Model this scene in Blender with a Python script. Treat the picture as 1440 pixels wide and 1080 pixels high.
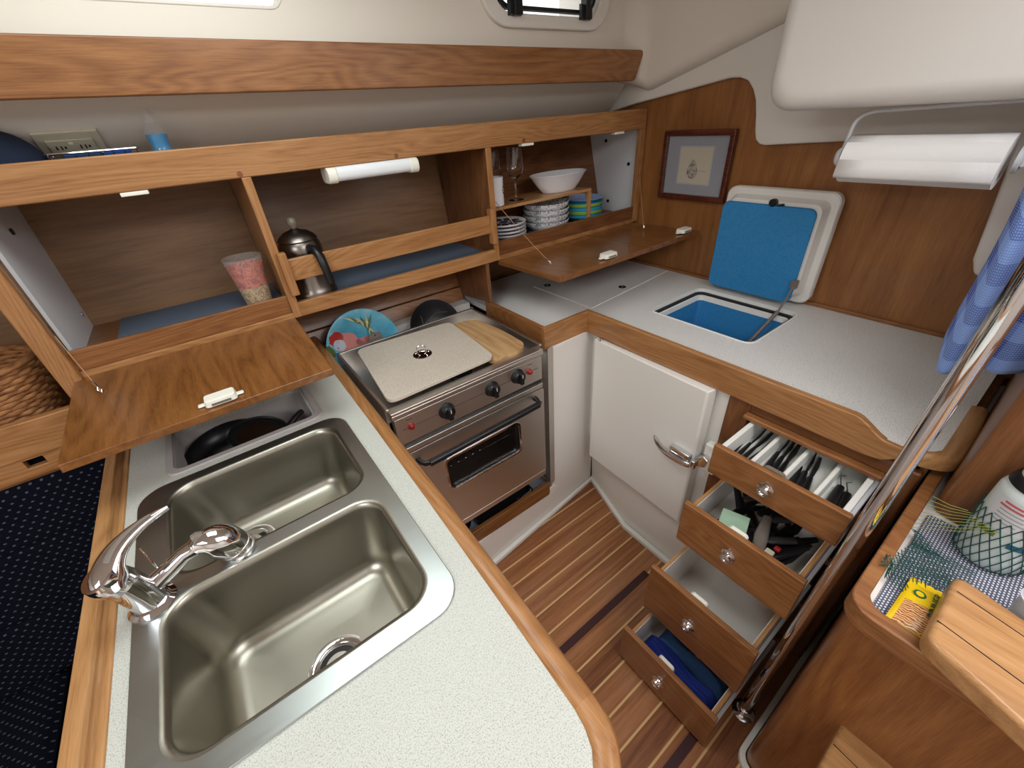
import bpy, bmesh, math, random
from mathutils import Vector, Matrix
random.seed(7)
PI = math.pi
for o in list(bpy.data.objects):
    bpy.data.objects.remove(o, do_unlink=True)
SC = bpy.context.scene
COL = SC.collection

# ---------------------------------------------------------------- camera
YAW, PITCH, ROLL, FPX = 0.601275755, 0.578036875, -0.0799274171, 577.372678
fw = Vector((math.sin(YAW)*math.cos(PITCH), math.cos(YAW)*math.cos(PITCH), -math.sin(PITCH)))
rt = Vector((math.cos(YAW), -math.sin(YAW), 0)); up = rt.cross(fw)
r2 = rt*math.cos(ROLL) + up*math.sin(ROLL); u2 = r2.cross(fw)
cd = bpy.data.cameras.new('camera'); cam = bpy.data.objects.new('camera', cd); COL.objects.link(cam)
m3 = Matrix((r2, u2, -fw)).transposed()
cam.matrix_world = Matrix.Translation((0, 0, 1.58)) @ m3.to_4x4()
cd.sensor_fit = 'HORIZONTAL'; cd.sensor_width = 36; cd.lens = FPX/1440*36
cd.clip_start = 0.02; cd.clip_end = 100
SC.camera = cam

# ---------------------------------------------------------------- light
w = bpy.data.worlds.new('world'); SC.world = w; w.use_nodes = True
bg = w.node_tree.nodes['Background']
bg.inputs[0].default_value = (0.93, 0.97, 1.0, 1); bg.inputs[1].default_value = 2.2
def area(name, loc, size, energy, col, rot=(0, 0, 0)):
    l = bpy.data.lights.new(name, 'AREA'); l.shape = 'RECTANGLE'; l.size, l.size_y = size
    l.energy = energy; l.color = col
    o = bpy.data.objects.new(name, l); COL.objects.link(o); o.location = loc; o.rotation_euler = rot
    return o
# daylight through the overhead hatch and the companionway, plus an added forward fill
area('hatch_daylight', (0.08, 0.86, 2.12), (0.66, 0.66), 7.5, (0.92, 1.0, 0.97))
area('companionway_daylight', (0.85, -0.75, 2.12), (1.15, 1.15), 24, (1.0, 0.975, 0.985))
area('forward_fill', (-1.4, -0.5, 2.12), (0.8, 0.8), 34, (0.97, 0.99, 1.0))  # unseen fill lamp, added to raise and even out the ambient light
SC.view_settings.view_transform = 'Standard'
SC.view_settings.look = 'None'
SC.view_settings.gamma = 1
SC.view_settings.use_curve_mapping = False
SC.view_settings.exposure = -0.18

# ---------------------------------------------------------------- materials
def srgb(c):
    return tuple(((x/255)/12.92 if x/255 <= 0.04045 else ((x/255+0.055)/1.055)**2.4) for x in c) + (1,)
class NT:
    def __init__(s, name):
        s.m = bpy.data.materials.new(name); s.m.use_nodes = True; s.t = s.m.node_tree
        s.b = s.t.nodes['Principled BSDF']
    def n(s, typ, **kw):
        nd = s.t.nodes.new(typ)
        for k, v in kw.items(): setattr(nd, k, v)
        return nd
    def l(s, a, b): s.t.links.new(a, b)
    def math(s, op, a, b=None, c=None):
        nd = s.n('ShaderNodeMath', operation=op)
        for i, x in enumerate((a, b, c)):
            if x is None: continue
            if isinstance(x, (int, float)): nd.inputs[i].default_value = x
            else: s.l(x, nd.inputs[i])
        return nd.outputs[0]
    def mix(s, f, a, b):
        nd = s.n('ShaderNodeMix', data_type='RGBA')
        for i, x in ((0, f), (6, a), (7, b)):
            if isinstance(x, (int, float, tuple)): nd.inputs[i].default_value = x
            else: s.l(x, nd.inputs[i])
        return nd.outputs[2]
    def ramp(s, f, stops):
        nd = s.n('ShaderNodeValToRGB'); cr = nd.color_ramp
        while len(cr.elements) < len(stops): cr.elements.new(0.5)
        for e, (p, c) in zip(cr.elements, stops): e.position = p; e.color = c
        s.l(f, nd.inputs[0]); return nd.outputs[0]
    def coord(s, uv=False, rnd=True):
        tc = s.n('ShaderNodeTexCoord')
        v = tc.outputs['UV' if uv else 'Object']
        if rnd and not uv:
            oi = s.n('ShaderNodeObjectInfo'); ad = s.n('ShaderNodeVectorMath', operation='ADD')
            sc = s.n('ShaderNodeVectorMath', operation='SCALE'); sc.inputs['Scale'].default_value = 7
            cb = s.n('ShaderNodeCombineXYZ')
            for i in range(3): s.l(oi.outputs['Random'], cb.inputs[i])
            s.l(cb.outputs[0], sc.inputs[0]); s.l(v, ad.inputs[0]); s.l(sc.outputs[0], ad.inputs[1])
            v = ad.outputs[0]
        return v
    def mapping(s, v, scale=(1, 1, 1), rot=(0, 0, 0), loc=(0, 0, 0)):
        mp = s.n('ShaderNodeMapping'); mp.inputs['Scale'].default_value = scale
        mp.inputs['Rotation'].default_value = rot; mp.inputs['Location'].default_value = loc
        s.l(v, mp.inputs[0]); return mp.outputs[0]
    def noise(s, v, scale, detail=4, rough=0.55, dist=0):
        nd = s.n('ShaderNodeTexNoise'); nd.inputs['Scale'].default_value = scale
        nd.inputs['Detail'].default_value = detail; nd.inputs['Roughness'].default_value = rough
        nd.inputs['Distortion'].default_value = dist; s.l(v, nd.inputs['Vector']); return nd.outputs[0]
    def col(s, c):
        if isinstance(c, tuple): s.b.inputs['Base Color'].default_value = c
        else: s.l(c, s.b.inputs['Base Color'])
        return s
    def set(s, rough=0.5, metal=0, coat=0, coat_rough=0.1, trans=0, ior=1.45, sheen=0, spec=0.5):
        i = s.b.inputs
        if isinstance(rough, (int, float)): i['Roughness'].default_value = rough
        else: s.l(rough, i['Roughness'])
        i['Metallic'].default_value = metal; i['Coat Weight'].default_value = coat
        i['Coat Roughness'].default_value = coat_rough; i['Transmission Weight'].default_value = trans
        i['IOR'].default_value = ior; i['Sheen Weight'].default_value = sheen
        i['Specular IOR Level'].default_value = spec
        return s
    def bump(s, h, strength=0.2, dist=0.002):
        b = s.n('ShaderNodeBump'); b.inputs['Strength'].default_value = strength
        b.inputs['Distance'].default_value = dist; s.l(h, b.inputs['Height']); s.l(b.outputs[0], s.b.inputs['Normal'])
        return s

def plain(name, c, **k):
    return NT(name).col(srgb(c)).set(**k).m
def wood(name, light, mid, dark, axis, rough=0.4, coat=0.2, figure=1.0, rf=26.0):
    k = NT(name); v = k.coord()
    ax = 'xyz'.index(axis)
    def sc(a, b):
        l = [b, b, b]; l[ax] = a; return tuple(l)
    v1 = k.mapping(v, sc(0.7, 4.5))
    big = k.noise(v1, 1.2, 2.5, 0.45, 0.6*figure)
    rings = k.math('FRACT', k.math('MULTIPLY', big, rf*figure))
    tri = k.math('ABSOLUTE', k.math('SUBTRACT', rings, 0.5))
    fine = k.noise(k.mapping(v, sc(5, 120)), 1.0, 4, 0.65)
    pores = k.noise(k.mapping(v, sc(22, 600)), 1.0, 2, 0.5)
    broad = k.noise(k.mapping(v, sc(1.5, 9)), 1.0, 2, 0.5)
    f = k.math('ADD', k.math('MULTIPLY', tri, 0.42), k.math('MULTIPLY', fine, 0.55))
    f = k.math('ADD', f, k.math('MULTIPLY', k.math('SUBTRACT', pores, 0.5), 0.5))
    f = k.math('ADD', f, k.math('MULTIPLY', k.math('SUBTRACT', broad, 0.5), 0.35))
    c = k.ramp(f, [(0.12, srgb(dark)), (0.38, srgb(mid)), (0.66, srgb(light))])
    k.col(c).set(rough=rough, coat=coat, coat_rough=0.12)
    k.bump(pores, 0.12, 0.0006)
    return k.m
M = {}
for a in 'xyz':
    M['teak_'+a] = wood('teak_'+a, (182, 134, 88), (164, 115, 70), (134, 88, 48), a, 0.38, 0.15)
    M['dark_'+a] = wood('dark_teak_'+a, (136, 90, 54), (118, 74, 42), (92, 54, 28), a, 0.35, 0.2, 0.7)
    M['gloss_'+a] = wood('glossy_teak_'+a, (146, 97, 52), (126, 80, 40), (96, 57, 26), a, 0.28, 0.35, 1.1, 12.0)
    M['oak_'+a] = wood('light_oak_'+a, (196, 150, 102), (178, 131, 84), (148, 104, 62), a, 0.32, 0.3, 0.6)
    M['red_'+a] = wood('red_teak_'+a, (160, 110, 66), (140, 91, 50), (114, 69, 34), a, 0.4, 0.2, 0.9)
M['bulkhead'] = wood('bulkhead_veneer', (160, 108, 60), (143, 92, 48), (122, 74, 36), 'z', 0.42, 0.2, 0.3)
M['backply'] = wood('plywood_lining', (148, 112, 78), (134, 98, 66), (112, 80, 52), 'x', 0.42, 0.2, 0.4)
M['panelwood'] = wood('engine_box_veneer', (148, 98, 54), (130, 80, 40), (106, 62, 28), 'z', 0.35, 0.3, 0.35)
M['cream'] = plain('cream_gelcoat', (228, 222, 214), rough=0.38)
M['liner'] = NT('headliner'); _k = M['liner']; _k.col(srgb((228, 220, 208))).set(rough=0.6); M['liner'] = _k.m
M['white'] = plain('white_gelcoat', (232, 228, 222), rough=0.35)
M['whitetrim'] = plain('white_trim', (236, 236, 230), rough=0.4)
M['panel_white'] = plain('white_laminate', (214, 216, 220), rough=0.4)
M['plastic'] = plain('white_plastic', (240, 238, 226), rough=0.3)
M['cord'] = plain('tan_cord', (170, 130, 90), rough=0.6)
M['black'] = plain('black_plastic', (22, 22, 24), rough=0.35)
M['rubber'] = plain('black_rubber', (28, 28, 30), rough=0.6)
M['greyp'] = plain('grey_plastic', (120, 110, 102), rough=0.35)
M['blueliner'] = NT('blue_liner')
_k = M['blueliner']; _k.col(_k.mix(_k.noise(_k.coord(), 120, 3), srgb((26, 116, 180)), srgb((62, 144, 196)))).set(rough=0.75); M['blueliner'] = _k.m
M['shelfmat'] = plain('blue_grey_shelf_liner', (88, 100, 118), rough=0.75)
M['chrome'] = plain('chrome', (225, 225, 228), rough=0.06, metal=1)
M['darkholl'] = plain('dark_shadow_gap', (30, 22, 18), rough=0.8)
M['dark_strip'] = plain('dark_wood_strip', (62, 30, 32), rough=0.4)
M['caulk'] = plain('white_caulk', (236, 236, 232), rough=0.5)
def steel(name, c, rough, axis, amt=0.12, mott=0.16):
    k = NT(name); v = k.coord()
    l = [260, 260, 260]; l['xyz'.index(axis)] = 3
    n = k.noise(k.mapping(v, tuple(l)), 1, 3)
    sm = k.noise(v, 9, 4, 0.6, 0.5)
    f = k.math('ADD', k.math('MULTIPLY', n, amt), rough - amt/2)
    f = k.math('ADD', f, k.math('MULTIPLY', k.math('SUBTRACT', sm, 0.5), mott))
    k.col(srgb(c)).set(rough=f, metal=1); k.bump(n, 0.02, 0.0002); return k.m
M['steel'] = steel('stove_steel', (214, 208, 202), 0.40, 'x', 0.06, 0.06)
M['sinksteel'] = steel('sink_steel', (184, 190, 188), 0.33, 'x', 0.08, 0.10)
M['bowlsteel'] = steel('sink_bowl_steel', (164, 160, 148), 0.36, 'x', 0.05, 0.22)
M['kettlesteel'] = steel('kettle_steel', (132, 124, 118), 0.3, 'z', 0.04, 0.04)
M['paninner'] = steel('pan_steel', (170, 172, 176), 0.25, 'x', 0.04, 0.04)
M['pansteel'] = plain('pan_coating', (26, 27, 30), rough=0.3)
def counter(name, base, speck, amt=0.5):
    k = NT(name); v = k.coord(rnd=False)
    n1 = k.noise(v, 620, 2, 0.6); n2 = k.noise(v, 380, 2, 0.6); n3 = k.noise(v, 4, 3)
    f = k.math('ADD', k.math('GREATER_THAN', n1, 0.58), k.math('GREATER_THAN', n2, 0.63))
    f = k.math('MULTIPLY', k.math('MINIMUM', f, 1.0), amt)
    b = k.mix(n3, srgb(base), srgb(tuple(max(0, x-6) for x in base)))
    k.col(k.mix(f, b, srgb(speck))).set(rough=0.5); return k.m
M['counter'] = counter('speckled_laminate', (202, 204, 196), (132, 132, 124), 0.65)
M['counter_r'] = counter('speckled_grey_laminate', (238, 236, 232), (136, 134, 134), 0.9)
M['lid'] = counter('speckled_beige_laminate', (208, 198, 184), (160, 148, 132), 0.85)
M['bin'] = plain('grey_moulded_plastic', (176, 170, 168), rough=0.45)
def glass(name, c=(255, 255, 255), rough=0.0):
    return NT(name).col(srgb(c)).set(rough=rough, trans=1, ior=1.45).m
M['glass'] = glass('clear_glass')
def thin_glass(name, c, alpha):
    k = NT(name).col(srgb(c)).set(rough=0.03); k.b.inputs['Alpha'].default_value = alpha; return k.m
M['ovenglass'] = thin_glass('oven_glass', (30, 28, 28), 0.35)
M['pictureglass'] = thin_glass('picture_glass', (200, 200, 210), 0.12)
M['wall_window'] = thin_glass('window_pane', (235, 245, 240), 0.15)
# floor: teak planks with pale seams
k = NT('teak_and_holly_sole'); v = k.coord(rnd=False)
sp = k.n('ShaderNodeSeparateXYZ'); k.l(v, sp.inputs[0])
yy = k.math('DIVIDE', k.math('SUBTRACT', sp.outputs[1], 0.006), 0.08)
idx = k.math('FLOOR', yy); fr = k.math('FRACT', yy)
line = k.math('LESS_THAN', fr, 0.085)
wn = k.n('ShaderNodeTexWhiteNoise', noise_dimensions='1D'); k.l(idx, wn.inputs['W'])
cb = k.n('ShaderNodeCombineXYZ'); k.l(k.math('ADD', sp.outputs[0], k.math('MULTIPLY', wn.outputs[0], 9)), cb.inputs[0]); k.l(sp.outputs[1], cb.inputs[1])
g = k.noise(k.mapping(cb.outputs[0], (2, 60, 1)), 1, 4, 0.6, 0.6)
g2 = k.noise(k.mapping(cb.outputs[0], (22, 600, 1)), 1, 2)
f = k.math('ADD', k.math('MULTIPLY', g, 0.7), k.math('MULTIPLY', g2, 0.3))
f = k.math('ADD', f, k.math('MULTIPLY', k.math('SUBTRACT', wn.outputs[0], 0.5), 0.22))
c = k.ramp(f, [(0.3, srgb((112, 66, 38))), (0.5, srgb((150, 96, 58))), (0.72, srgb((178, 124, 84)))])
k.col(k.mix(line, c, srgb((216, 178, 124)))).set(rough=0.33, coat=0.2); M['sole'] = k.m
# navy settee cloth with small pale dashes
k = NT('navy_dotted_upholstery'); v = k.coord(uv=True)
sp = k.n('ShaderNodeSeparateXYZ'); k.l(v, sp.inputs[0])
ry = k.math('MULTIPLY', sp.outputs[1], 78); row = k.math('FLOOR', ry)
rx = k.math('ADD', k.math('MULTIPLY', sp.outputs[0], 46), k.math('MULTIPLY', k.math('MODULO', row, 2), 0.5))
dx = k.math('LESS_THAN', k.math('ABSOLUTE', k.math('SUBTRACT', k.math('FRACT', rx), 0.5)), 0.13)
dy = k.math('LESS_THAN', k.math('ABSOLUTE', k.math('SUBTRACT', k.math('FRACT', ry), 0.5)), 0.14)
k.col(k.mix(k.math('MULTIPLY', dx, dy), srgb((9, 11, 21)), srgb((70, 74, 88)))).set(rough=0.95, spec=0.1); M['navy'] = k.m
# non-slip mat
k = NT('nonslip_mesh_mat'); v = k.coord(rnd=False)
sp = k.n('ShaderNodeSeparateXYZ'); k.l(v, sp.inputs[0])
ry = k.math('MULTIPLY', sp.outputs[1], 190); row = k.math('FLOOR', ry)
rx = k.math('ADD', k.math('MULTIPLY', sp.outputs[0], 150), k.math('MULTIPLY', k.math('MODULO', k.math('ABSOLUTE', row), 2), 0.5))
ax_ = k.math('SUBTRACT', k.math('FRACT', rx), 0.5); ay_ = k.math('SUBTRACT', k.math('FRACT', ry), 0.5)
d2 = k.math('ADD', k.math('MULTIPLY', ax_, ax_), k.math('MULTIPLY', ay_, ay_))
k.col(k.mix(k.math('LESS_THAN', d2, 0.085), srgb((84, 86, 104)), srgb((222, 224, 230)))).set(rough=0.6); M['mat'] = k.m
# checked towel
k = NT('blue_checked_cloth'); v = k.coord(uv=True)
sp = k.n('ShaderNodeSeparateXYZ'); k.l(v, sp.inputs[0])
cx_ = k.math('GREATER_THAN', k.math('FRACT', k.math('MULTIPLY', sp.outputs[0], 7)), 0.5)
cy_ = k.math('GREATER_THAN', k.math('FRACT', k.math('MULTIPLY', sp.outputs[1], 11.5)), 0.5)
tx = k.math('GREATER_THAN', k.math('FRACT', k.math('MULTIPLY', sp.outputs[0], 190)), 0.5)
ty = k.math('GREATER_THAN', k.math('FRACT', k.math('MULTIPLY', sp.outputs[1], 190)), 0.5)
thr = k.math('MULTIPLY', tx, ty)
base = k.mix(k.math('MULTIPLY', k.math('ADD', cx_, cy_), 0.5), srgb((30, 60, 150)), srgb((124, 158, 226)))
k.col(k.mix(k.math('MULTIPLY', thr, 0.55), base, srgb((190, 208, 240)))).set(rough=0.9, sheen=0.2); M['towel'] = k.m
# wicker
k = NT('wicker'); v = k.coord(); n = k.noise(k.mapping(v, (30, 30, 90)), 1, 3)
k.col(k.ramp(n, [(0.3, srgb((120, 72, 38))), (0.6, srgb((178, 124, 78)))])).set(rough=0.6); M['wicker'] = k.m
M['paper'] = NT('paper_towel'); _k = M['paper']; _n = _k.noise(_k.coord(), 160, 2); _k.col(srgb((240, 238, 236))).set(rough=0.9); _k.bump(_n, 0.3, 0.002); M['paper'] = _k.m
M['ceramic'] = plain('white_ceramic', (238, 238, 242), rough=0.18)
M['bluecloth'] = plain('royal_blue_fabric', (24, 44, 124), rough=0.9)
M['denim'] = plain('denim_fabric', (52, 86, 132), rough=0.9)
M['hat'] = plain('navy_fabric', (24, 34, 56), rough=0.9)
M['soap'] = NT('blue_soap').col(srgb((20, 140, 196))).set(rough=0.1, trans=0.35, ior=1.33).m
M['clearp'] = thin_glass('clear_plastic', (225, 228, 230), 0.10)
M['red'] = plain('red_plastic', (150, 34, 32), rough=0.3)
M['board'] = wood('cutting_board_wood', (206, 172, 128), (188, 150, 104), (160, 120, 78), 'y', 0.55, 0, 0.5)
M['yellow'] = plain('yellow_foil', (240, 200, 24), rough=0.25)
M['green'] = plain('green_ink', (30, 96, 52), rough=0.4)
M['net'] = plain('green_netting', (20, 74, 66), rough=0.6)
M['ivory'] = plain('ivory_plastic', (206, 200, 178), rough=0.35)
M['greyp2'] = plain('charcoal_plastic', (52, 50, 50), rough=0.4)
M['mint'] = plain('mint_plastic', (168, 200, 172), rough=0.5)

# ---------------------------------------------------------------- mesh kit
class G:
    def __init__(s): s.v = []; s.f = []; s.mi = []; s.cur = 0; s.uv = {}
    def add(s, vs, fs):
        b = len(s.v); s.v += [Vector(x) for x in vs]
        for q in fs: s.f.append([b+i for i in q]); s.mi.append(s.cur)
        return b
    def box(s, x0, x1, y0, y1, z0, z1):
        v = [(x, y, z) for x in (x0, x1) for y in (y0, y1) for z in (z0, z1)]
        s.add(v, [(0, 1, 3, 2), (4, 6, 7, 5), (0, 4, 5, 1), (2, 3, 7, 6), (0, 2, 6, 4), (1, 5, 7, 3)]); return s
    def prism(s, pts, axis, a, b):
        n = len(pts)
        def P(p, t):
            return {'x': (t, p[0], p[1]), 'y': (p[0], t, p[1]), 'z': (p[0], p[1], t)}[axis]
        s.add([P(p, a) for p in pts]+[P(p, b) for p in pts],
              [list(range(n))[::-1], list(range(n, 2*n))]+[(i, (i+1) % n, n+(i+1) % n, n+i) for i in range(n)]); return s
    def loft(s, rings, closed=True, cap0=True, cap1=True):
        n = len(rings[0]); vs = [p for r in rings for p in r]; fs = []
        for k in range(len(rings)-1):
            for i in range(n if closed else n-1):
                j = (i+1) % n; fs.append((k*n+i, k*n+j, (k+1)*n+j, (k+1)*n+i))
        if closed and cap0: fs.append(list(range(n))[::-1])
        if closed and cap1: fs.append([(len(rings)-1)*n+i for i in range(n)])
        s.add(vs, fs); return s
    def tube(s, path, r, n=10, caps=True):
        path = [Vector(p) for p in path]; rings = []
        for i, p in enumerate(path):
            t = (path[min(i+1, len(path)-1)]-path[max(i-1, 0)]).normalized()
            if i == 0:
                a = Vector((0, 0, 1)) if abs(t.z) < 0.9 else Vector((1, 0, 0))
                u = t.cross(a).normalized()
            else:
                u = (u - t*u.dot(t)).normalized()
            w_ = t.cross(u); rr = r[i] if isinstance(r, (list, tuple)) else r
            if isinstance(rr, (list, tuple)): ra, rb = rr
            else: ra = rb = rr
            rings.append([p+u*math.cos(2*PI*k/n)*ra+w_*math.sin(2*PI*k/n)*rb for k in range(n)])
        return s.loft(rings, True, caps, caps)
    def lathe(s, prof, c=(0, 0, 0), axis=(0, 0, 1), n=28, closed_profile=False):
        ax = Vector(axis).normalized(); a = Vector((1, 0, 0)) if abs(ax.x) < 0.9 else Vector((0, 1, 0))
        u = ax.cross(a).normalized(); w_ = ax.cross(u); c = Vector(c)
        rings = [[c+ax*z+(u*math.cos(2*PI*k/n)+w_*math.sin(2*PI*k/n))*max(r, 1e-5) for k in range(n)] for r, z in prof]
        return s.loft(rings, True, not closed_profile, not closed_profile)
    def holed(s, outer, holes, z0, z1, axis='z'):
        bm = bmesh.new()
        def P(p, t):
            return {'x': (t, p[0], p[1]), 'y': (p[0], t, p[1]), 'z': (p[0], p[1], t)}[axis]
        es = []
        for lp in [outer]+holes:
            vs = [bm.verts.new(P(p, z1)) for p in lp]
            es += [bm.edges.new((vs[i], vs[(i+1) % len(vs)])) for i in range(len(vs))]
        bmesh.ops.triangle_fill(bm, use_beauty=True, edges=es)
        bm.verts.ensure_lookup_table(); bm.verts.index_update()
        n = len(bm.verts); top = [tuple(v.co) for v in bm.verts]
        ai = 'xyz'.index(axis)
        bot = []
        for t in top:
            t = list(t); t[ai] = z0; bot.append(tuple(t))
        fs = [[v.index for v in f.verts] for f in bm.faces]
        al = fs+[[n+i for i in f][::-1] for f in fs]
        for e in bm.edges:
            if len(e.link_faces) == 1:
                a, b = e.verts[0].index, e.verts[1].index; al.append((a, b, n+b, n+a))
        bm.free(); s.add(top+bot, al); return s
    def grid(s, P, nu, nv, uvscale=None):
        b = len(s.v)
        for j in range(nv+1):
            for i in range(nu+1):
                s.v.append(Vector(P(i/nu, j/nv)))
                if uvscale: s.uv[len(s.v)-1] = (i/nu*uvscale[0], j/nv*uvscale[1])
        for j in range(nv):
            for i in range(nu):
                a = b+j*(nu+1)+i; s.f.append([a, a+1, a+nu+2, a+nu+1]); s.mi.append(s.cur)
        return s
    def xf(s, mtx, start=0):
        for i in range(start, len(s.v)): s.v[i] = mtx @ s.v[i]
        return s

def rrect(x0, x1, y0, y1, r, n=6):
    o = []
    for cx, cy, a0 in ((x1-r, y0+r, -90), (x1-r, y1-r, 0), (x0+r, y1-r, 90), (x0+r, y0+r, 180)):
        for i in range(n+1):
            a = math.radians(a0+90*i/n); o.append((cx+r*math.cos(a), cy+r*math.sin(a)))
    return o
def at(pts, z): return [Vector((p[0], p[1], z)) for p in pts]
ORG = {}
def obj(name, g, mat, parent=None, bevel=0.0, smooth=35, solid=0, subsurf=0, segs=2, recalc=True):
    mats = mat if isinstance(mat, (list, tuple)) else [mat]
    me = bpy.data.meshes.new(name)
    if parent is not None:
        org = ORG[parent.name]
    else:
        xs = [v.x for v in g.v]; ys = [v.y for v in g.v]; zs = [v.z for v in g.v]
        org = Vector(((min(xs)+max(xs))/2, (min(ys)+max(ys))/2, min(zs)))
    me.from_pydata([tuple(v-org) for v in g.v], [], g.f)
    for m_ in mats: me.materials.append(M[m_] if isinstance(m_, str) else m_)
    for p, mi in zip(me.polygons, g.mi): p.material_index = mi
    if g.uv:
        ul = me.uv_layers.new(name='UVMap')
        for lp in me.loops: ul.data[lp.index].uv = g.uv.get(lp.vertex_index, (0, 0))
    if recalc:
        bm = bmesh.new(); bm.from_mesh(me); bmesh.ops.recalc_face_normals(bm, faces=bm.faces); bm.to_mesh(me); bm.free()
    if smooth:
        me.polygons.foreach_set('use_smooth', [True]*len(me.polygons))
        me.set_sharp_from_angle(angle=math.radians(smooth))
    o = bpy.data.objects.new(name, me); COL.objects.link(o)
    if parent is not None: o.parent = parent
    else: o.location = org
    ORG[o.name] = org.copy()
    if solid:
        md = o.modifiers.new('solid', 'SOLIDIFY'); md.thickness = solid; md.offset = 0
    if bevel:
        md = o.modifiers.new('bevel', 'BEVEL'); md.width = bevel; md.segments = segs; md.limit_method = 'ANGLE'; md.angle_limit = math.radians(40); md.harden_normals = True
    if subsurf:
        md = o.modifiers.new('sub', 'SUBSURF'); md.levels = subsurf; md.render_levels = subsurf
    return o
def thing(name, label, cat, loc, group=None):
    o = bpy.data.objects.new(name, None); COL.objects.link(o); o.location = loc; o.empty_display_size = 0.05
    ORG[o.name] = Vector(loc); return tag(o, label, cat, group)
def tag(o, label, cat, group=None):
    o['label'] = label; o['category'] = cat
    if group: o['group'] = group
    return o
def struct(o): o['kind'] = 'structure'; return o
def dup(root, delta, label, group=None, rotz=None, scale=None):
    r = root.copy(); COL.objects.link(r); r.location = root.location+Vector(delta)
    if rotz is not None: r.rotation_euler.z = rotz
    if scale: r.scale = scale
    r['label'] = label
    if group: r['group'] = group
    def rec(a, b):
        for ch in list(a.children):
            c = ch.copy(); COL.objects.link(c); c.parent = b; rec(ch, c)
    rec(root, r)
    return r
def textg(txt, size, mtx, depth=0.0004):
    cu = bpy.data.curves.new('t', 'FONT'); cu.body = txt; cu.size = size; cu.extrude = depth; cu.align_x = 'CENTER'; cu.align_y = 'CENTER'
    o = bpy.data.objects.new('t', cu); COL.objects.link(o)
    bpy.context.view_layer.update()
    me = bpy.data.meshes.new_from_object(o.evaluated_get(bpy.context.evaluated_depsgraph_get()))
    g = G(); g.add([mtx @ v.co for v in me.vertices], [list(p.vertices) for p in me.polygons])
    bpy.data.objects.remove(o, do_unlink=True); bpy.data.curves.remove(cu); bpy.data.meshes.remove(me)
    return g
def frame(o, x, y):
    """matrix whose local x,y axes follow the given world directions"""
    x = Vector(x).normalized(); y = Vector(y); y = (y-x*y.dot(x)).normalized(); z = x.cross(y)
    m_ = Matrix((x, y, z)).transposed().to_4x4(); m_.translation = Vector(o); return m_
def sm(t): t = max(0, min(1, t)); return t*t*(3-2*t)

# ================================================================ SETTING
FZ = -0.1
struct(obj('floor', G().box(-2.4, 1.9, -1.8, 1.9, FZ-0.03, FZ), 'sole', smooth=0))
# hull side liner behind the cabinets: slants inboard going up
g = G(); prof = [(1.90, -0.1), (1.80, 0.8), (1.80, 1.1), (1.86, 1.5), (1.68, 1.5), (1.50, 1.70), (1.475, 1.73), (1.52, 1.76), (1.52, 1.775), (1.47, 1.785)]
g.prism([(1.69, 1.497), (1.50, 1.70), (1.485, 1.74), (1.50, 1.765), (1.95, 1.78), (1.95, 1.497)], 'x', -2.4, 1.81)
struct(obj('wall_back_liner', g, 'liner', smooth=50))
struct(obj('wall_back_hull', G().prism([(1.90, FZ), (1.80, 0.7), (1.775, 1.09), (1.835, 1.497), (1.95, 1.497), (1.95, FZ)], 'x', -2.4, 1.9), 'backply'))
# cabin side with portlight and long window
g = G()
W1 = rrect(1.045, 1.545, 1.868, 2.03, 0.075, 8); W2 = rrect(-0.42, 0.388, 1.852, 2.03, 0.03, 4)
g.holed([(-2.4, 1.775), (1.60, 1.775), (1.60, 2.15), (-2.4, 2.15)], [W1, W2], 1.52, 1.47, 'y')
struct(obj('wall_cabin_side', g, 'liner', smooth=0))
# aft liner: swept from the cabin side round to the bulkhead, lower edge rising inboard
R_ = 0.09; path = [(1.60, 1.47), (1.69, 1.47)]
for i in range(1, 13):
    a = PI/2*i/12; path.append((1.69+R_*math.sin(a), 1.47-R_+R_*math.cos(a)))
for y in (1.2, 1.1, 1.0, 0.9, 0.8, 0.7, 0.5): path.append((1.78, y))
def zb(y): return 1.63+(1.40-y)*0.285
rings = []
for i, (x, y) in enumerate(path):
    nx, ny = (math.sin(max(0, min(i-1, 12))/12*PI/2), math.cos(max(0, min(i-1, 12))/12*PI/2))
    z = max(zb(y), 1.60) if y < 1.4 else 1.63+(y-1.40)*0.6
    col = []
    for t in (2.15, z+0.16): col.append((x, y, t))
    for q in range(0, 7):
        a = PI/2*q/6; rr = 0.045
        col.append((x+nx*rr*(1-math.cos(a)), y+ny*rr*(1-math.cos(a)), z+rr*(1-math.sin(a))))
    col.append((x+nx*0.13, y+ny*0.13, z+0.004))
    rings.append(col)
g = G(); g.loft(rings, closed=False)
struct(obj('wall_aft_liner', g, 'liner', smooth=60, recalc=False))
# moulded cream fairing on the bulkhead with its curved lower edge
fp = [(2.0, 1.50), (1.475, 1.587), (1.134, 1.631), (1.05, 1.642), (1.007, 1.640), (0.975, 1.628), (0.95, 1.60), (0.932, 1.565), (0.92, 1.52), (0.91, 1.47), (0.90, 1.44), (0.883, 1.426), (0.86, 1.421), (0.834, 1.423), (0.568, 1.435), (-0.9, 1.46), (-0.9, 2.15), (2.0, 2.15)]
struct(obj('wall_aft_fairing', G().prism(fp, 'x', 1.825, 1.90), 'cream', bevel=0.008))
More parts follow.
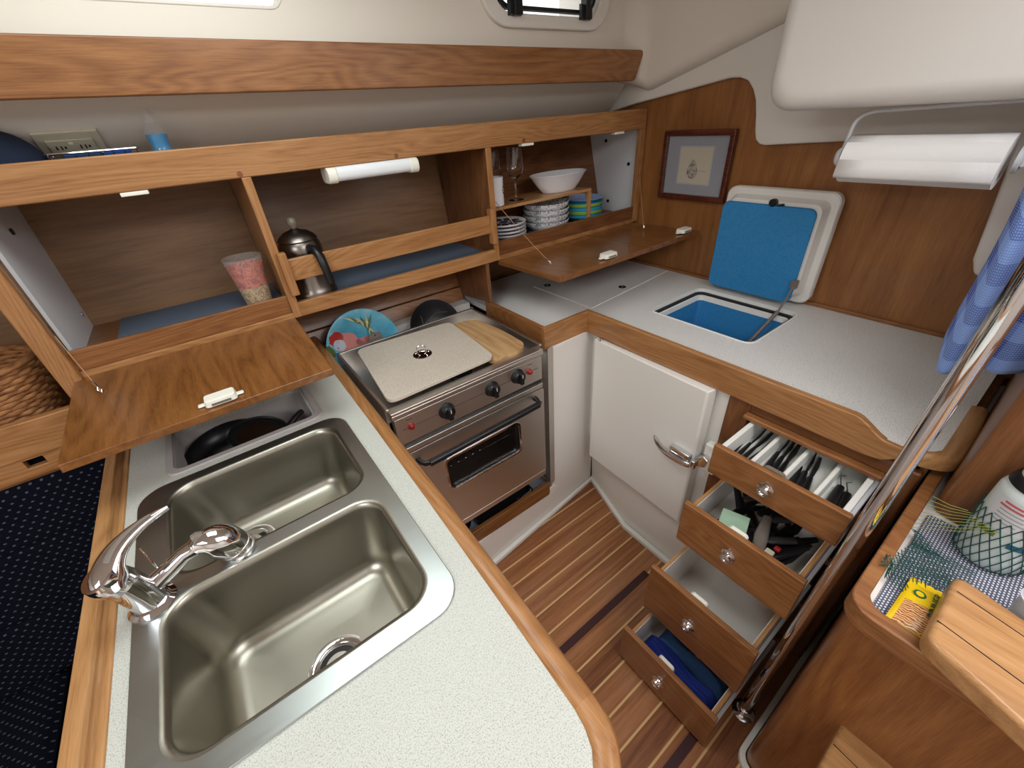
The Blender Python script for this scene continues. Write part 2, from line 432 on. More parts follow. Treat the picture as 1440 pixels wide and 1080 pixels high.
# box moulding of the deck over the counter
pts = rrect(0.0, 1.0, 0.0, 1.0, 0.05, 6)
rings = []
for k_ in range(7):
    a = PI/2*k_/6; ins = 0.045*(1-math.sin(a)); xx = 1.50+0.045*(1-math.cos(a))
    if k_ == 0: ins = 0.045
    rings.append([Vector((xx, y, z)) for y, z in rrect(-1.2+ins, 0.745-ins, 1.535+ins, 2.4-ins, 0.07, 6)])
rings.append([Vector((1.86, y, z)) for y, z in rrect(-1.2, 0.745, 1.535, 2.4, 0.07, 6)])
struct(obj('wall_aft_moulding', G().loft(rings), 'white', smooth=50))
struct(obj('wall_right', G().box(1.85, 1.9, -1.8, 1.9, FZ, 2.15), 'bulkhead', smooth=0))
# thin teak quarter strip along the bulkhead foot
struct(obj('trim_1', G().box(1.838, 1.85, 0.0, 1.75, 0.868, 0.882), 'red_y', bevel=0.003))
# cream moulded edge of the companionway on the bulkhead
g = G(); g.prism([(0.215, 1.50), (0.172, 1.13), (0.155, 1.088), (0.12, 1.078), (-0.9, 1.06), (-0.9, 1.50)], 'x', 1.81, 1.85)
struct(obj('trim_2', g, 'cream', bevel=0.01, segs=3))
# room shell behind the camera
struct(obj('wall_left', G().box(-2.45, -2.4, -1.8, 1.9, FZ, 2.15), 'cream', smooth=0))
struct(obj('wall_front', G().box(-2.4, 1.9, -1.85, -1.8, FZ, 2.15), 'cream', smooth=0))
g = G().holed([(-2.45, -1.85), (1.9, -1.85), (1.9, 1.95), (-2.45, 1.95)],
              [rrect(-0.26, 0.42, 0.52, 1.20, 0.05, 3), rrect(0.15, 1.35, -1.35, -0.15, 0.05, 3), rrect(-1.82, -0.98, -0.92, -0.08, 0.05, 3)], 2.15, 2.2)
struct(obj('ceiling', g, 'cream', smooth=0))
# portlight frame
g = G().holed(rrect(0.99, 1.60, 1.829, 2.07, 0.115, 10), [W1], 1.452, 1.475, 'y')
wf = struct(obj('window_1', g, 'cream', bevel=0.006))
g = G().holed(rrect(1.06, 1.53, 1.880, 2.02, 0.06, 8), [rrect(1.072, 1.518, 1.89, 2.01, 0.05, 8)], 1.465, 1.49, 'y')
obj('rim', g, 'rubber', wf)
obj('pane', G().box(1.05, 1.54, 1.492, 1.497, 1.87, 2.03), 'wall_window', wf, smooth=0)
for x in (1.125, 1.455):
    g = G().prism([(1.452, 1.858), (1.436, 1.862), (1.438, 1.90), (1.452, 1.905)], 'x', x-0.028, x+0.028)
    g.box(x-0.011, x+0.011, 1.43, 1.46, 1.858, 1.925)
    hg = obj('latch', g, 'black', wf, bevel=0.002)
g = G().holed(rrect(-0.428, 0.396, 1.844, 2.038, 0.035, 5), [W2], 1.468, 1.473, 'y')
wf2 = struct(obj('window_2', g, 'cream', bevel=0.004))
obj('pane', G().box(-0.42, 0.388, 1.492, 1.497, 1.85, 2.03), 'wall_window', wf2, smooth=0)

# ================================================================ LONG SHELF FIDDLE
g = G().prism([(-2.4, 1.682), (1.722, 1.668), (1.735, 1.672), (1.775, 1.757), (1.770, 1.769), (1.758, 1.772), (-2.4, 1.790)], 'y', 1.418, 1.442)
tag(obj('shelf_fiddle', g, 'red_x', bevel=0.004), 'long varnished teak fiddle board running below the cabin windows', 'fiddle board')

# ================================================================ UPPER GALLEY CABINET
CY = 1.43
cab = thing('galley_cabinet', 'long teak wall cabinet with three open bays above the stove', 'cabinet', (0.75, 1.6, 1.08))
g = G().box(-2.0, 1.845, CY-0.006, CY+0.018, 1.487, 1.566)
obj('top_rail', g, 'teak_x', cab, bevel=0.004)
obj('shelf_top', G().box(-2.0, 1.845, CY+0.018, 1.76, 1.488, 1.503), 'backply', cab, smooth=0)
for x in (0.151, 0.943):
    g = G().prism([(CY-0.004, 1.08), (CY-0.004, 1.488), (1.80, 1.488), (1.765, 1.08)], 'x', x, x+0.02)
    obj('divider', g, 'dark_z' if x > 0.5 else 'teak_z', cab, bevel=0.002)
# front stile strips of the dividers
obj('stile', G().box(0.149, 0.173, CY-0.010, CY-0.004, 1.08, 1.488), 'teak_z', cab, bevel=0.002)
obj('stile', G().box(0.941, 0.965, CY-0.010, CY-0.004, 1.08, 1.488), 'teak_z', cab, bevel=0.002)
obj('stile', G().box(1.812, 1.846, CY-0.006, CY+0.018, 1.08, 1.488), 'teak_z', cab, bevel=0.003)
obj('post', G().box(-0.425, -0.380, CY-0.02, CY+0.014, 1.035, 1.488), 'teak_z', cab, bevel=0.006)
def endpanel(x0, x1, y0, yb, yt):
    return G().prism([(y0, 1.10), (y0, 1.488), (yt, 1.488), (yb, 1.10)], 'x', x0, x1)
obj('end_panel', endpanel(-0.380, -0.372, CY+0.03, 1.775, 1.83), 'panel_white', cab, smooth=0)['label'] = 'white laminate end panel of the left bay'
obj('end_panel', endpanel(1.836, 1.845, CY+0.018, 1.69, 1.79), 'panel_white', cab, smooth=0)['label'] = 'white laminate end panel of the right bay'
for (x, y, z, s) in ((-0.370, 1.72, 1.165, 1), (-0.370, 1.62, 1.42, 1), (1.834, 1.655, 1.44, -1), (1.834, 1.62, 1.16, -1), (1.834, 1.50, 1.34, -1)):
    g = G().lathe([(0.008, 0), (0.008, 0.003), (0.004, 0.004)], (x, y, z), (s, 0, 0), 12)
    obj('screw', g, 'chrome' if z < 1.2 and s == 1 else 'black', cab)
g = G().prism([(1.765, 1.10), (1.82, 1.488), (1.83, 1.488), (1.775, 1.10)], 'x', -0.372, 0.151); obj('back_panel', g, 'backply', cab, smooth=0)
g = G().prism([(1.775, 1.10), (1.825, 1.488), (1.835, 1.488), (1.785, 1.10)], 'x', 0.171, 0.943); obj('back_panel', g, 'backply', cab, smooth=0)
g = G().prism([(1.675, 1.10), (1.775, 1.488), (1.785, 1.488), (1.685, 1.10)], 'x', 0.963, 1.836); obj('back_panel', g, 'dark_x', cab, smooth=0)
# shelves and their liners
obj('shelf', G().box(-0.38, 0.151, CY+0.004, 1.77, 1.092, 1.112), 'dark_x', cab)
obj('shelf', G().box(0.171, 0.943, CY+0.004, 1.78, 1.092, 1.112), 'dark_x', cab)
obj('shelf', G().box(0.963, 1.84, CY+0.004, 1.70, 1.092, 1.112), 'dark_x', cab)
obj('shelf_liner', G().box(-0.30, 0.148, CY+0.02, 1.765, 1.112, 1.115), 'shelfmat', cab)['label'] = 'blue-grey non-slip liner'
obj('shelf_liner', G().box(0.174, 0.92, CY+0.03, 1.77, 1.112, 1.115), 'shelfmat', cab)['label'] = 'blue-grey non-slip liner'
# lower rails
obj('lower_rail', G().box(0.171, 0.943, CY-0.012, CY+0.008, 1.080, 1.127), 'teak_x', cab, bevel=0.003)
for x0, x1 in ((-0.38, 0.151), (0.963, 1.815)):
    obj('lower_rail', G().box(x0, x1, CY-0.008, CY+0.012, 1.078, 1.096), 'teak_x', cab, bevel=0.002)
    obj('shelf_lip', G().box(x0, x1, CY+0.002, CY+0.014, 1.096, 1.152), 'dark_x' if x0 > 0 else 'red_x', cab, bevel=0.002)
# removable fiddle of the middle bay in its cleats
obj('fiddle_rail', G().box(0.172, 0.93, CY-0.022, CY-0.008, 1.196, 1.262), 'teak_x', cab, bevel=0.003)
obj('cleat', G().box(0.162, 0.186, CY-0.034, CY-0.006, 1.155, 1.285), 'teak_z', cab, bevel=0.003)
obj('cleat', G().box(0.922, 0.946, CY-0.034, CY-0.006, 1.155, 1.285), 'teak_z', cab, bevel=0.003)
# strike plates under the rail
for x in (-0.085, 1.14, 1.665):
    obj('strike_plate', G().box(x-0.028, x+0.028, CY-0.008, CY+0.02, 1.478, 1.487), 'plastic', cab, bevel=0.002)
# teak plugs
for x in (0.15, 0.60, 1.12): obj('plug', G().lathe([(0.007, 0), (0.007, 0.001)], (x, CY-0.006, 1.497), (0, -1, 0), 14), 'dark_x', cab)
# drop-down doors
def flap(x0, x1, z0, z1, latchx, cordx, cordtop):
    g = G().prism([(1.045, z1), (1.427, z0), (1.427, z0-0.018), (1.045, z1-0.020)], 'x', x0, x1)
    d = obj('door', g, 'gloss_y', cab, bevel=0.002)
    zt = z1+0.001
    if latchx is not None:
        b = [Vector((x, y, 0)) for x, y in rrect(-0.034, 0.034, -0.020, 0.022, 0.008, 3)]
        t = [Vector((x*0.93, y*0.9, 0.017)) for x, y in rrect(-0.034, 0.034, -0.020, 0.022, 0.008, 3)]
        g = G().loft([b, t]); g.box(-0.048, 0.048, -0.004, 0.010, 0, 0.005)
        g.xf(Matrix.Translation((latchx, 1.075, zt+0.002)))
        l_ = obj('latch', g, 'plastic', d, bevel=0.003)
        obj('slot', G().box(latchx-0.02, latchx+0.02, 1.0535, 1.056, zt+0.006, zt+0.011), 'greyp', d)
    if cordx is not None:
        e = Vector((cordx[0], cordx[1], z1+(z0-z1)*(cordx[1]-1.045)/0.382+0.003))
        p = [Vector(cordtop).lerp(e, t/8)+Vector((0, 0, -0.006*math.sin(PI*t/8))) for t in range(9)]
        obj('cord', G().tube(p, 0.0012, 6), 'cord', d)
        dr = (e-Vector(cordtop)).normalized()
        g = G().tube([e-dr*0.035, e-dr*0.018], 0.0035, 8); g.tube([e-dr*0.018, e-dr*0.008+Vector((0.004, 0, 0)), e, e-dr*0.008-Vector((0.004, 0, 0)), e-dr*0.018], 0.0012, 6)
        obj('crimp', g, 'chrome', d)
    obj('hinge', G().tube([(x0+0.03, 1.424, z0+0.001), (x1-0.03, 1.424, z0+0.001)], 0.0016, 6), 'chrome', d)
    return d
flap(-0.398, 0.150, 1.082, 1.056, -0.102, (-0.335, 1.30), (-0.376, CY-0.004, 1.20))
flap(0.958, 1.462, 1.078, 1.093, 1.238, (1.045, 1.19), (0.985, CY+0.02, 1.30))
flap(1.466, 1.80, 1.078, 1.093, 1.725, (1.70, 1.27), (1.82, CY, 1.36))
for x in (1.26, 1.72):
    g = G().lathe([(0.009, 0), (0.009, -0.006), (0.006, -0.008)], (x, 1.07, 1.072), n=12); obj('button', g, 'chrome', cab)
# panel below the cabinet, beside the stove
obj('side_panel', G().prism([(CY, 0.907), (CY, 1.08), (1.765, 1.08), (1.76, 0.872)], 'x', 0.897, 0.915), 'dark_z', cab, bevel=0.002)
# sloping teak ceiling boards behind the stove
lab = ['lower teak board', 'upper teak board']
for i, (z0, z1) in enumerate(((0.866, 0.918), (0.923, 1.076))):
    def yb(z): return 1.650+(z-0.86)*0.45
    g = G().prism([(yb(z0), z0), (yb(z1), z1), (yb(z1)+0.015, z1), (yb(z0)+0.015, z0)], 'x', -0.40, 0.897)
    tag(obj('lining_board', g, 'red_x', bevel=0.002), ('lower' if i == 0 else 'upper')+' of two sloping teak lining boards behind the stove', 'lining board')

# light fixture
t = thing('light_fixture', 'slim white strip lamp fixed under the cabinet top rail', 'lamp', (0.52, 1.44, 1.45))
g = G(); prof = rrect(1.408, 1.486, 1.443, 1.4865, 0.018, 6)
obj('end_cap', G().prism(prof, 'x', 0.372, 0.400), 'plastic', t, bevel=0.003); obj('end_cap', G().prism(prof, 'x', 0.640, 0.668), 'plastic', t, bevel=0.003)
obj('diffuser', G().prism(rrect(1.411, 1.483, 1.447, 1.4865, 0.016, 6), 'x', 0.400, 0.640), plain('frosted_plastic', (236, 240, 244), rough=0.3), t)
obj('switch', G().lathe([(0.005, 0), (0.005, 0.004)], (0.655, 1.43, 1.452), (0, -0.3, -1), 10), 'plastic', t)

# ================================================================ SINK PENINSULA
CZ = 0.90
pen = thing('sink_counter', 'speckled laminate worktop on a cabinet holding the double sink', 'worktop', (-0.1, 0.8, FZ))
binr = rrect(-0.262, 0.070, 1.112, 1.335, 0.02, 3)
sinkr = rrect(-0.325, 0.125, 0.392, 1.060, 0.05, 6)
outer = [(-0.38, 1.66), (-0.38, -1.0), (0.165, -1.0)]
outer = [(-0.38, 1.66), (-0.38, -0.6), (0.0, -0.6), (0.05, -0.10), (0.103, 0.045), (0.143, 0.092), (0.158, 0.108), (0.167, 0.130), (0.171, 0.157), (0.180, 0.60), (0.186, 1.0), (0.192, 1.66)]
g = G().holed(outer, [binr, sinkr], CZ-0.025, CZ)
obj('worktop', g, 'counter', pen, smooth=0)
def offset_line(pts, d):
    o = []
    for i, p in enumerate(pts):
        a = Vector(pts[max(i-1, 0)]); b = Vector(pts[min(i+1, len(pts)-1)]); t = (b-a).normalized()
        o.append((p[0]+t.y*d, p[1]-t.x*d))
    return o
# right-hand fiddle edging (runs from the wall towards the camera and turns round the corner)
edge = [(0.192, 1.66), (0.186, 1.0), (0.180, 0.60), (0.172, 0.30), (0.167, 0.155)]
o2 = offset_line(edge[::-1], 0.036)[::-1]
def strip(inner, outr, z0, z1, zi=None):
    g = G(); n = len(inner); rings = []
    for a, b in zip(inner, outr):
        a = Vector(a); b = Vector(b); d = b-a
        pts = [(a, z0), (a, z1-0.002), (a+d*0.15, z1+0.002), (a+d*0.5, z1+0.004), (a+d*0.82, z1), (a+d*0.97, z1-0.010), (b, z1-0.022), (b, z0)]
        rings.append([Vector((p.x, p.y, z)) for p, z in pts])
    return g.loft(rings)
obj('edging', strip(edge, o2, CZ-0.05, CZ+0.003), 'teak_y', pen, smooth=50)
c_in = [(0.167, 0.155), (0.163, 0.132), (0.155, 0.112), (0.140, 0.095), (0.10, 0.045), (0.047, -0.10), (-0.004, -0.6)]
c_out = offset_line(c_in[::-1], 0.036)[::-1]; c_out[0] = o2[-1]
c_out = [o2[-1], (0.200, 0.122), (0.190, 0.097), (0.170, 0.074), (0.130, 0.020), (0.082, -0.11), (0.032, -0.6)]
obj('edging', strip(c_in, c_out, CZ-0.05, CZ+0.003), 'teak_y', pen, smooth=50)
# left-hand raised edging with a lower inner step
g = G(); g.prism([(-0.405, CZ-0.06), (-0.405, CZ+0.012), (-0.402, CZ+0.018), (-0.380, CZ+0.018), (-0.376, CZ+0.013), (-0.376, CZ+0.006), (-0.372, CZ+0.003), (-0.361, CZ+0.003), (-0.358, CZ-0.002), (-0.358, CZ-0.06)], 'y', -0.6, 1.66)
obj('edging', g, 'oak_y', pen, bevel=0.002)
# cabinet body under the worktop
g = G().holed([(-0.39, 1.66), (-0.39, -0.6), (0.0, -0.6), (0.04, -0.13), (0.11, 0.04), (0.160, 0.11), (0.18, 0.20), (0.19, 1.66)], [rrect(-0.355, 0.150, 0.375, 1.345, 0.05, 3)], 0.5, CZ-0.025)
obj('body', g, 'cream', pen, smooth=0)
g = G().prism([(-0.39, 1.66), (-0.39, -0.6), (0.0, -0.6), (0.04, -0.13), (0.11, 0.04), (0.160, 0.11), (0.18, 0.20), (0.19, 1.66)], 'z', FZ, 0.5)
obj('body', g, 'cream', pen, smooth=0)
# moulded bin with raised lip sunk in the worktop
g = G(); R0 = rrect(-0.282, 0.094, 1.092, 1.355, 0.03, 5)
def rr(ins, r): return rrect(-0.282+ins, 0.094-ins, 1.092+ins, 1.355-ins, r, 5)
g.loft([at(rr(0, .03), CZ+0.0005), at(rr(0.002, .03), CZ+0.005), at(rr(0.016, .024), CZ+0.006), at(rr(0.019, .022), CZ), at(rr(0.026, .02), CZ-0.18), at(rr(0.045, .02), CZ-0.20)], cap0=False)
obj('bin', g, 'bin', pen, smooth=50)['label'] = 'grey moulded bin sunk in the worktop'

# ---------------- sink
sk = thing('kitchen_sink', 'stainless steel double sink with two deep bowls', 'sink', (-0.1, 0.72, CZ))
hole_u = rrect(-0.283, 0.102, 0.747, 1.040, 0.055, 8)
hole_l = rrect(-0.297, 0.100, 0.420, 0.712, 0.055, 8)
g = G().holed(rrect(-0.336, 0.134, 0.382, 1.068, 0.055, 8), [hole_u, hole_l], CZ+0.0006, CZ+0.005)
obj('rim', g, 'sinksteel', sk, bevel=0.0015, smooth=30)
def bowl(x0, x1, y0, y1, depth):
    def q(i, r): return rrect(x0+i, x1-i, y0+i, y1-i, r, 8)
    R = [at(q(-0.001, .056), CZ+0.0050), at(q(0.003, .054), CZ+0.0045), at(q(0.007, .052), CZ+0.001), at(q(0.010, .050), CZ-0.008)]
    R += [at(q(0.010+0.018*t, .050), CZ-0.008-(depth-0.05)*t) for t in (0.25, 0.5, 0.75, 1)]
    for k_ in range(1, 7):
        a = PI/2*k_/6; R.append(at(q(0.028+0.035*(1-math.cos(a)), max(0.05-0.03*(1-math.cos(a)), .02)), CZ-depth+0.042-0.038*math.sin(a)))
    R.append(at(q(0.11, .02), CZ-depth))
    return G().loft(R, cap0=False)
ub = obj('bowl', bowl(-0.283, 0.102, 0.747, 1.040, 0.165), 'bowlsteel', sk, smooth=60, recalc=True)
lb = obj('bowl', bowl(-0.297, 0.100, 0.420, 0.712, 0.175), 'bowlsteel', sk, smooth=60)
def drain(x, y, z, par):
    g = G().lathe([(0.054, 0.0005), (0.056, 0.004), (0.052, 0.006), (0.044, 0.004), (0.040, 0.001), (0.038, -0.006), (0.034, -0.010)], (x, y, z), n=36)
    d = obj('drain', g, 'chrome', par, smooth=50)
    obj('drain_hole', G().lathe([(0.037, 0.0014), (0.037, 0.0018)], (x, y, z), n=28), 'black', d)
    g = G().lathe([(0.026, 0.002), (0.024, 0.006), (0.012, 0.007), (0.010, 0.014), (0.004, 0.017)], (x, y, z), n=24); obj('strainer', g, 'steel', d)
drain(-0.092, 0.520, CZ-0.175, lb); drain(-0.18, 0.93, CZ-0.165, ub)

# ---------------- faucet
fc = thing('faucet', 'chrome single-lever tap with pull-out spray head beside the sink', 'tap', (-0.305, 0.722, CZ+0.005))
g = G().lathe([(0.034, 0), (0.036, 0.003), (0.030, 0.008), (0.026, 0.012)], (-0.305, 0.722, CZ+0.005), n=32); obj('base', g, 'chrome', fc, smooth=50)
g = G().tube([(-0.305, 0.722, CZ+0.01), (-0.308, 0.722, CZ+0.04), (-0.314, 0.722, CZ+0.075), (-0.318, 0.722, CZ+0.088)], [0.0255, 0.025, 0.0255, 0.024], 28); obj('body', g, 'chrome', fc, smooth=50)
def bez(p, n=14):
    p = [Vector(x) for x in p]; o = []
    for i in range(n+1):
        t = i/n; q = p[:]
        while len(q) > 1: q = [q[j].lerp(q[j+1], t) for j in range(len(q)-1)]
        o.append(q[0])
    return o
cl = bez([(-0.317, 0.697, CZ+0.090), (-0.326, 0.716, CZ+0.126), (-0.292, 0.752, CZ+0.150), (-0.219, 0.766, CZ+0.150)], 18)
wd = [0.016, 0.021, 0.0235, 0.024, 0.0235, 0.0225, 0.021, 0.0198, 0.0185, 0.017, 0.0158, 0.0145, 0.0132, 0.012, 0.0105, 0.009, 0.0078, 0.0062, 0.0035]
def hood(scale_w, scale_h, lift, i0, i1, name, mat, par):
    rings = []
    for i in range(i0, i1+1):
        p = cl[i]; t_ = (cl[min(i+1, 18)]-cl[max(i-1, 0)]).normalized()
        side = t_.cross(Vector((0.25, -0.35, 1))).normalized(); nn = side.cross(t_).normalized()
        w_ = wd[i]*scale_w; h_ = (0.016-0.0105*i/18)*scale_h
        rings.append([p+nn*lift+side*math.cos(2*PI*q/20)*w_+nn*math.sin(2*PI*q/20)*h_ for q in range(20)])
    return obj(name, G().loft(rings), mat, par, smooth=70)
lv = hood(1, 1, 0, 0, 18, 'lever', 'chrome', fc)
hood(0.34, 0.5, 0.0080, 7, 16, 'lever_slot', 'greyp', lv)
g = G().tube([(-0.316, 0.720, CZ+0.080), (-0.322, 0.716, CZ+0.100), (-0.328, 0.712, CZ+0.118)], [0.0245, 0.028, 0.024], 28); obj('lever_cap', g, 'chrome', lv, smooth=60)
sp_ = [(-0.303, 0.726, CZ+0.036), (-0.285, 0.732, CZ+0.038), (-0.258, 0.738, CZ+0.048), (-0.236, 0.742, CZ+0.058), (-0.218, 0.744, CZ+0.060)]
g = G().tube(sp_, [0.015, 0.0165, 0.0155, 0.0145, 0.016], 24); so = obj('spout', g, 'chrome', fc, smooth=60)
hd = bez([(-0.220, 0.744, CZ+0.060), (-0.192, 0.745, CZ+0.072), (-0.170, 0.745, CZ+0.040), (-0.160, 0.745, CZ-0.006)], 10)
g = G().tube(hd, [0.015, 0.0185, 0.0225, 0.0265, 0.0295, 0.031, 0.031, 0.030, 0.028, 0.0265, 0.025], 28)
h_ = obj('spray_head', g, 'chrome', so, smooth=60)
for j in range(3):
    c_ = hd[8]+(hd[10]-hd[8])*(j/2); d_ = (hd[10]-hd[8]).normalized()
    g = G().lathe([(0.025, -0.002), (0.0295, -0.001), (0.0295, 0.001), (0.025, 0.002)], c_, d_, 28); obj('ring', g, 'steel', so)
obj('grip', G().tube([p+Vector((-0.002, 0, 0.0195)) for p in hd[1:4]], [0.007, 0.009, 0.007], 10), 'greyp', so)
g = G().tube([(-0.283, 0.760, CZ+0.006), (-0.283, 0.762, CZ+0.10)], 0.0015, 6); obj('lift_rod', g, 'chrome', fc)

# ---------------- pans lying in the bin
def pan(name, c, r, h, label, tilt, hdir, mats=('pansteel', 'paninner')):
    t = thing(name, label, 'pan', (0, 0, 0))
    g = G(); g.lathe([(r*0.72, 0.0), (r*0.80, 0.003), (r*0.97, h*0.7), (r, h), (r*1.02, h+0.001), (r*0.985, h+0.002), (r*0.955, h*0.72), (r*0.80, 0.010), (r*0.72, 0.006)], (0, 0, 0), n=40)
    obj('body', g, mats[0], t, smooth=50)
    g = G().lathe([(r*0.72, 0.0), (r*0.72, 0.0008)], (0, 0, 0.0065), n=40); obj('cooking_surface', g, mats[1], t)
    if hdir is not None:
        d = Vector((math.cos(hdir), math.sin(hdir), 0)); s = d*r*0.95+Vector((0, 0, h*0.8))
        g = G().tube([s, s+d*0.03+Vector((0, 0, 0.01)), s+d*0.08+Vector((0, 0, 0.02)), s+d*0.15+Vector((0, 0, 0.015))], [(0.006, 0.01), (0.007, 0.011), (0.008, 0.013), (0.007, 0.011)], 12)
        obj('handle', g, 'black', t, smooth=60)
    t.location = c; t.rotation_euler = tilt
    return t
pan('frying_pan', (-0.158, 1.232, 0.800), 0.105, 0.048, 'black frying pan with shiny base lying in the grey bin', (0.12, -0.05, 0), None)
pan('griddle', (-0.075, 1.195, 0.858), 0.074, 0.010, 'thin black round griddle leaning over the frying pan in the bin', (0.22, 0.16, 0.3), None)
t = thing('utensil_bundle', 'black-handled cooking tool at the right side of the grey bin', 'utensil', (0.02, 1.2, 0.82))
g = G().tube(bez([(-0.02, 1.155, 0.84), (0.0, 1.16, 0.875), (0.03, 1.18, 0.885), (0.05, 1.20, 0.878)]), 0.008, 10); obj('handle', g, 'black', t)
g = G().tube(bez([(0.00, 1.20, 0.85), (0.02, 1.18, 0.89), (0.05, 1.17, 0.885), (0.055, 1.21, 0.87), (0.02, 1.22, 0.85)]), 0.0045, 8); obj('wire_loop', g, 'black', t)

# ================================================================ STOVE
ST = thing('gas_stove', 'gimballed stainless steel stove with oven between the two counters', 'stove', (0.55, 1.25, 0.27))
def sx(x, y): return x+(y-1.0)*0.04       # the stove stands very slightly skewed
g = G()
X0, X1, Y0, Y1, ZT = 0.243, 0.838, 1.0, 1.485, 0.880
# open tray top: floor and four thin walls
g.box(X0+0.004, X1-0.004, Y0+0.035, Y1-0.004, 0.825, 0.835)
obj('hob_tray', g, 'steel', ST, smooth=0)
g = G(); g.box(X0, X0+0.004, Y0+0.03, Y1, 0.30, ZT); g.box(X1-0.004, X1, Y0+0.03, Y1, 0.30, ZT); g.box(X0, X1, Y1-0.004, Y1, 0.30, ZT)
obj('casing', g, 'steel', ST, smooth=0)
for y0, y1, x0, x1 in ((Y1-0.012, Y1, X0, X1), (Y0+0.012, Y1, X0, X0+0.010), (Y0+0.012, Y1, X1-0.010, X1)):
    obj('top_rail', G().box(x0, x1, y0, y1, ZT, ZT+0.008), 'steel', ST, bevel=0.002)
g = G().box(X0+0.006, X1-0.006, Y0-0.002, Y0+0.035, 0.866, 0.876); g.box(X0+0.006, X1-0.006, Y0-0.002, Y0+0.006, 0.852, 0.866); obj('front_lip', g, 'steel', ST, bevel=0.003)
# burners peeping round the lid
for x, y in ((0.36, 1.30), (0.70, 1.32), (0.55, 1.12)):
    g = G().lathe([(0.045, 0), (0.045, 0.012), (0.03, 0.018), (0.02, 0.018)], (x, y, 0.835)); obj('burner', g, 'black', ST)
cp = obj('control_panel', G().box(X0+0.012, X1-0.012, Y0+0.002, Y0+0.035, 0.750, 0.848), 'steel', ST, bevel=0.002)
g = G(); g.box(X0+0.03, X1-0.03, Y0+0.001, Y0+0.0022, 0.8035, 0.8045)
for x in (0.30, 0.42, 0.60, 0.71, 0.77): g.box(x-0.010, x+0.010, Y0+0.001, Y0+0.0022, 0.832, 0.8335)
obj('printed_line', g, 'black', cp, smooth=0)
for x, z in ((0.425, 0.803), (0.602, 0.807), (0.712, 0.810)):
    g = G().lathe([(0.028, 0), (0.028, 0.003), (0.023, 0.006), (0.0225, 0.020), (0.020, 0.023)], (x, Y0+0.002, z), (0, -1, 0), 28)
    kb = obj('knob', g, 'black', cp, smooth=40)
    g = G().box(x-0.0075, x+0.0075, Y0-0.032, Y0-0.018, z-0.022, z+0.022); obj('knob_grip', g, 'black', cp, bevel=0.003)
    obj('knob_mark', G().box(x-0.0012, x+0.0012, Y0-0.033, Y0-0.0315, z+0.006, z+0.019), 'panel_white', cp)
for x in (0.301, 0.766):
    g = G().lathe([(0.011, 0), (0.011, 0.004), (0.008, 0.006), (0.008, 0.012), (0.006, 0.014)], (x, Y0+0.002, 0.806), (0, -1, 0), 18)
    obj('igniter_button', g, 'red', cp, smooth=40)['label'] = 'red button'
obj('vent_slot', G().box(X0+0.012, X1-0.012, Y0+0.012, Y0+0.03, 0.705, 0.750), 'black', ST)
obj('vent_trim', G().box(X0+0.012, X1-0.012, Y0+0.0, Y0+0.014, 0.712, 0.732), 'steel', ST, bevel=0.002)
dr = obj('oven_door', G().holed(rrect(X0+0.016, X1-0.004, 0.275, 0.705, 0.01, 3), [rrect(0.385, 0.705, 0.462, 0.605, 0.022, 5)], Y0+0.004, Y0+0.032, 'y'), 'steel', ST, bevel=0.003)
g = G().holed(rrect(0.378, 0.712, 0.455, 0.612, 0.026, 5), [rrect(0.388, 0.702, 0.465, 0.602, 0.020, 5)], Y0+0.000, Y0+0.006, 'y'); obj('window_frame', g, 'chrome', dr, bevel=0.001)
obj('window_glass', G().box(0.385, 0.705, Y0+0.010, Y0+0.013, 0.462, 0.605), 'ovenglass', dr, smooth=0)
g = G().box(0.32, 0.78, Y0+0.05, Y0+0.42, 0.30, 0.305); g.box(0.32, 0.325, Y0+0.05, Y0+0.42, 0.30, 0.69); g.box(0.775, 0.78, Y0+0.05, Y0+0.42, 0.30, 0.69); g.box(0.32, 0.78, Y0+0.415, Y0+0.42, 0.30, 0.69); g.box(0.32, 0.78, Y0+0.05, Y0+0.42, 0.69, 0.695)
obj('oven_cavity', g, 'greyp', ST, smooth=0)
g = G()
for i in range(15): g.tube([(0.33+i*0.032, Y0+0.06, 0.515), (0.33+i*0.032, Y0+0.40, 0.515)], 0.0018, 6)
for y in (0.06, 0.2, 0.40): g.tube([(0.322, Y0+y, 0.513), (0.778, Y0+y, 0.513)], 0.0025, 6)
obj('oven_rack', g, 'chrome', ST)
g = G().tube([(0.320, Y0-0.034, 0.665), (0.775, Y0-0.034, 0.673)], 0.0125, 18); obj('door_handle', g, 'black', dr, smooth=50)
for x, z in ((0.318, 0.665), (0.777, 0.673)):
    g = G().tube([(x+0.01, Y0-0.034, z), (x-0.010 if x < 0.5 else x+0.006, Y0-0.026, z), (x-0.022 if x < 0.5 else x+0.012, Y0-0.008, z+0.002), (x-0.022 if x < 0.5 else x+0.012, Y0+0.006, z+0.002)], [0.0085, 0.009, 0.009, 0.011], 14)
    obj('handle_bracket', g, 'black', dr, smooth=50)
obj('lower_trim', G().box(X0+0.016, X1-0.004, Y0+0.006, Y0+0.03, 0.245, 0.272), 'steel', ST, bevel=0.003)
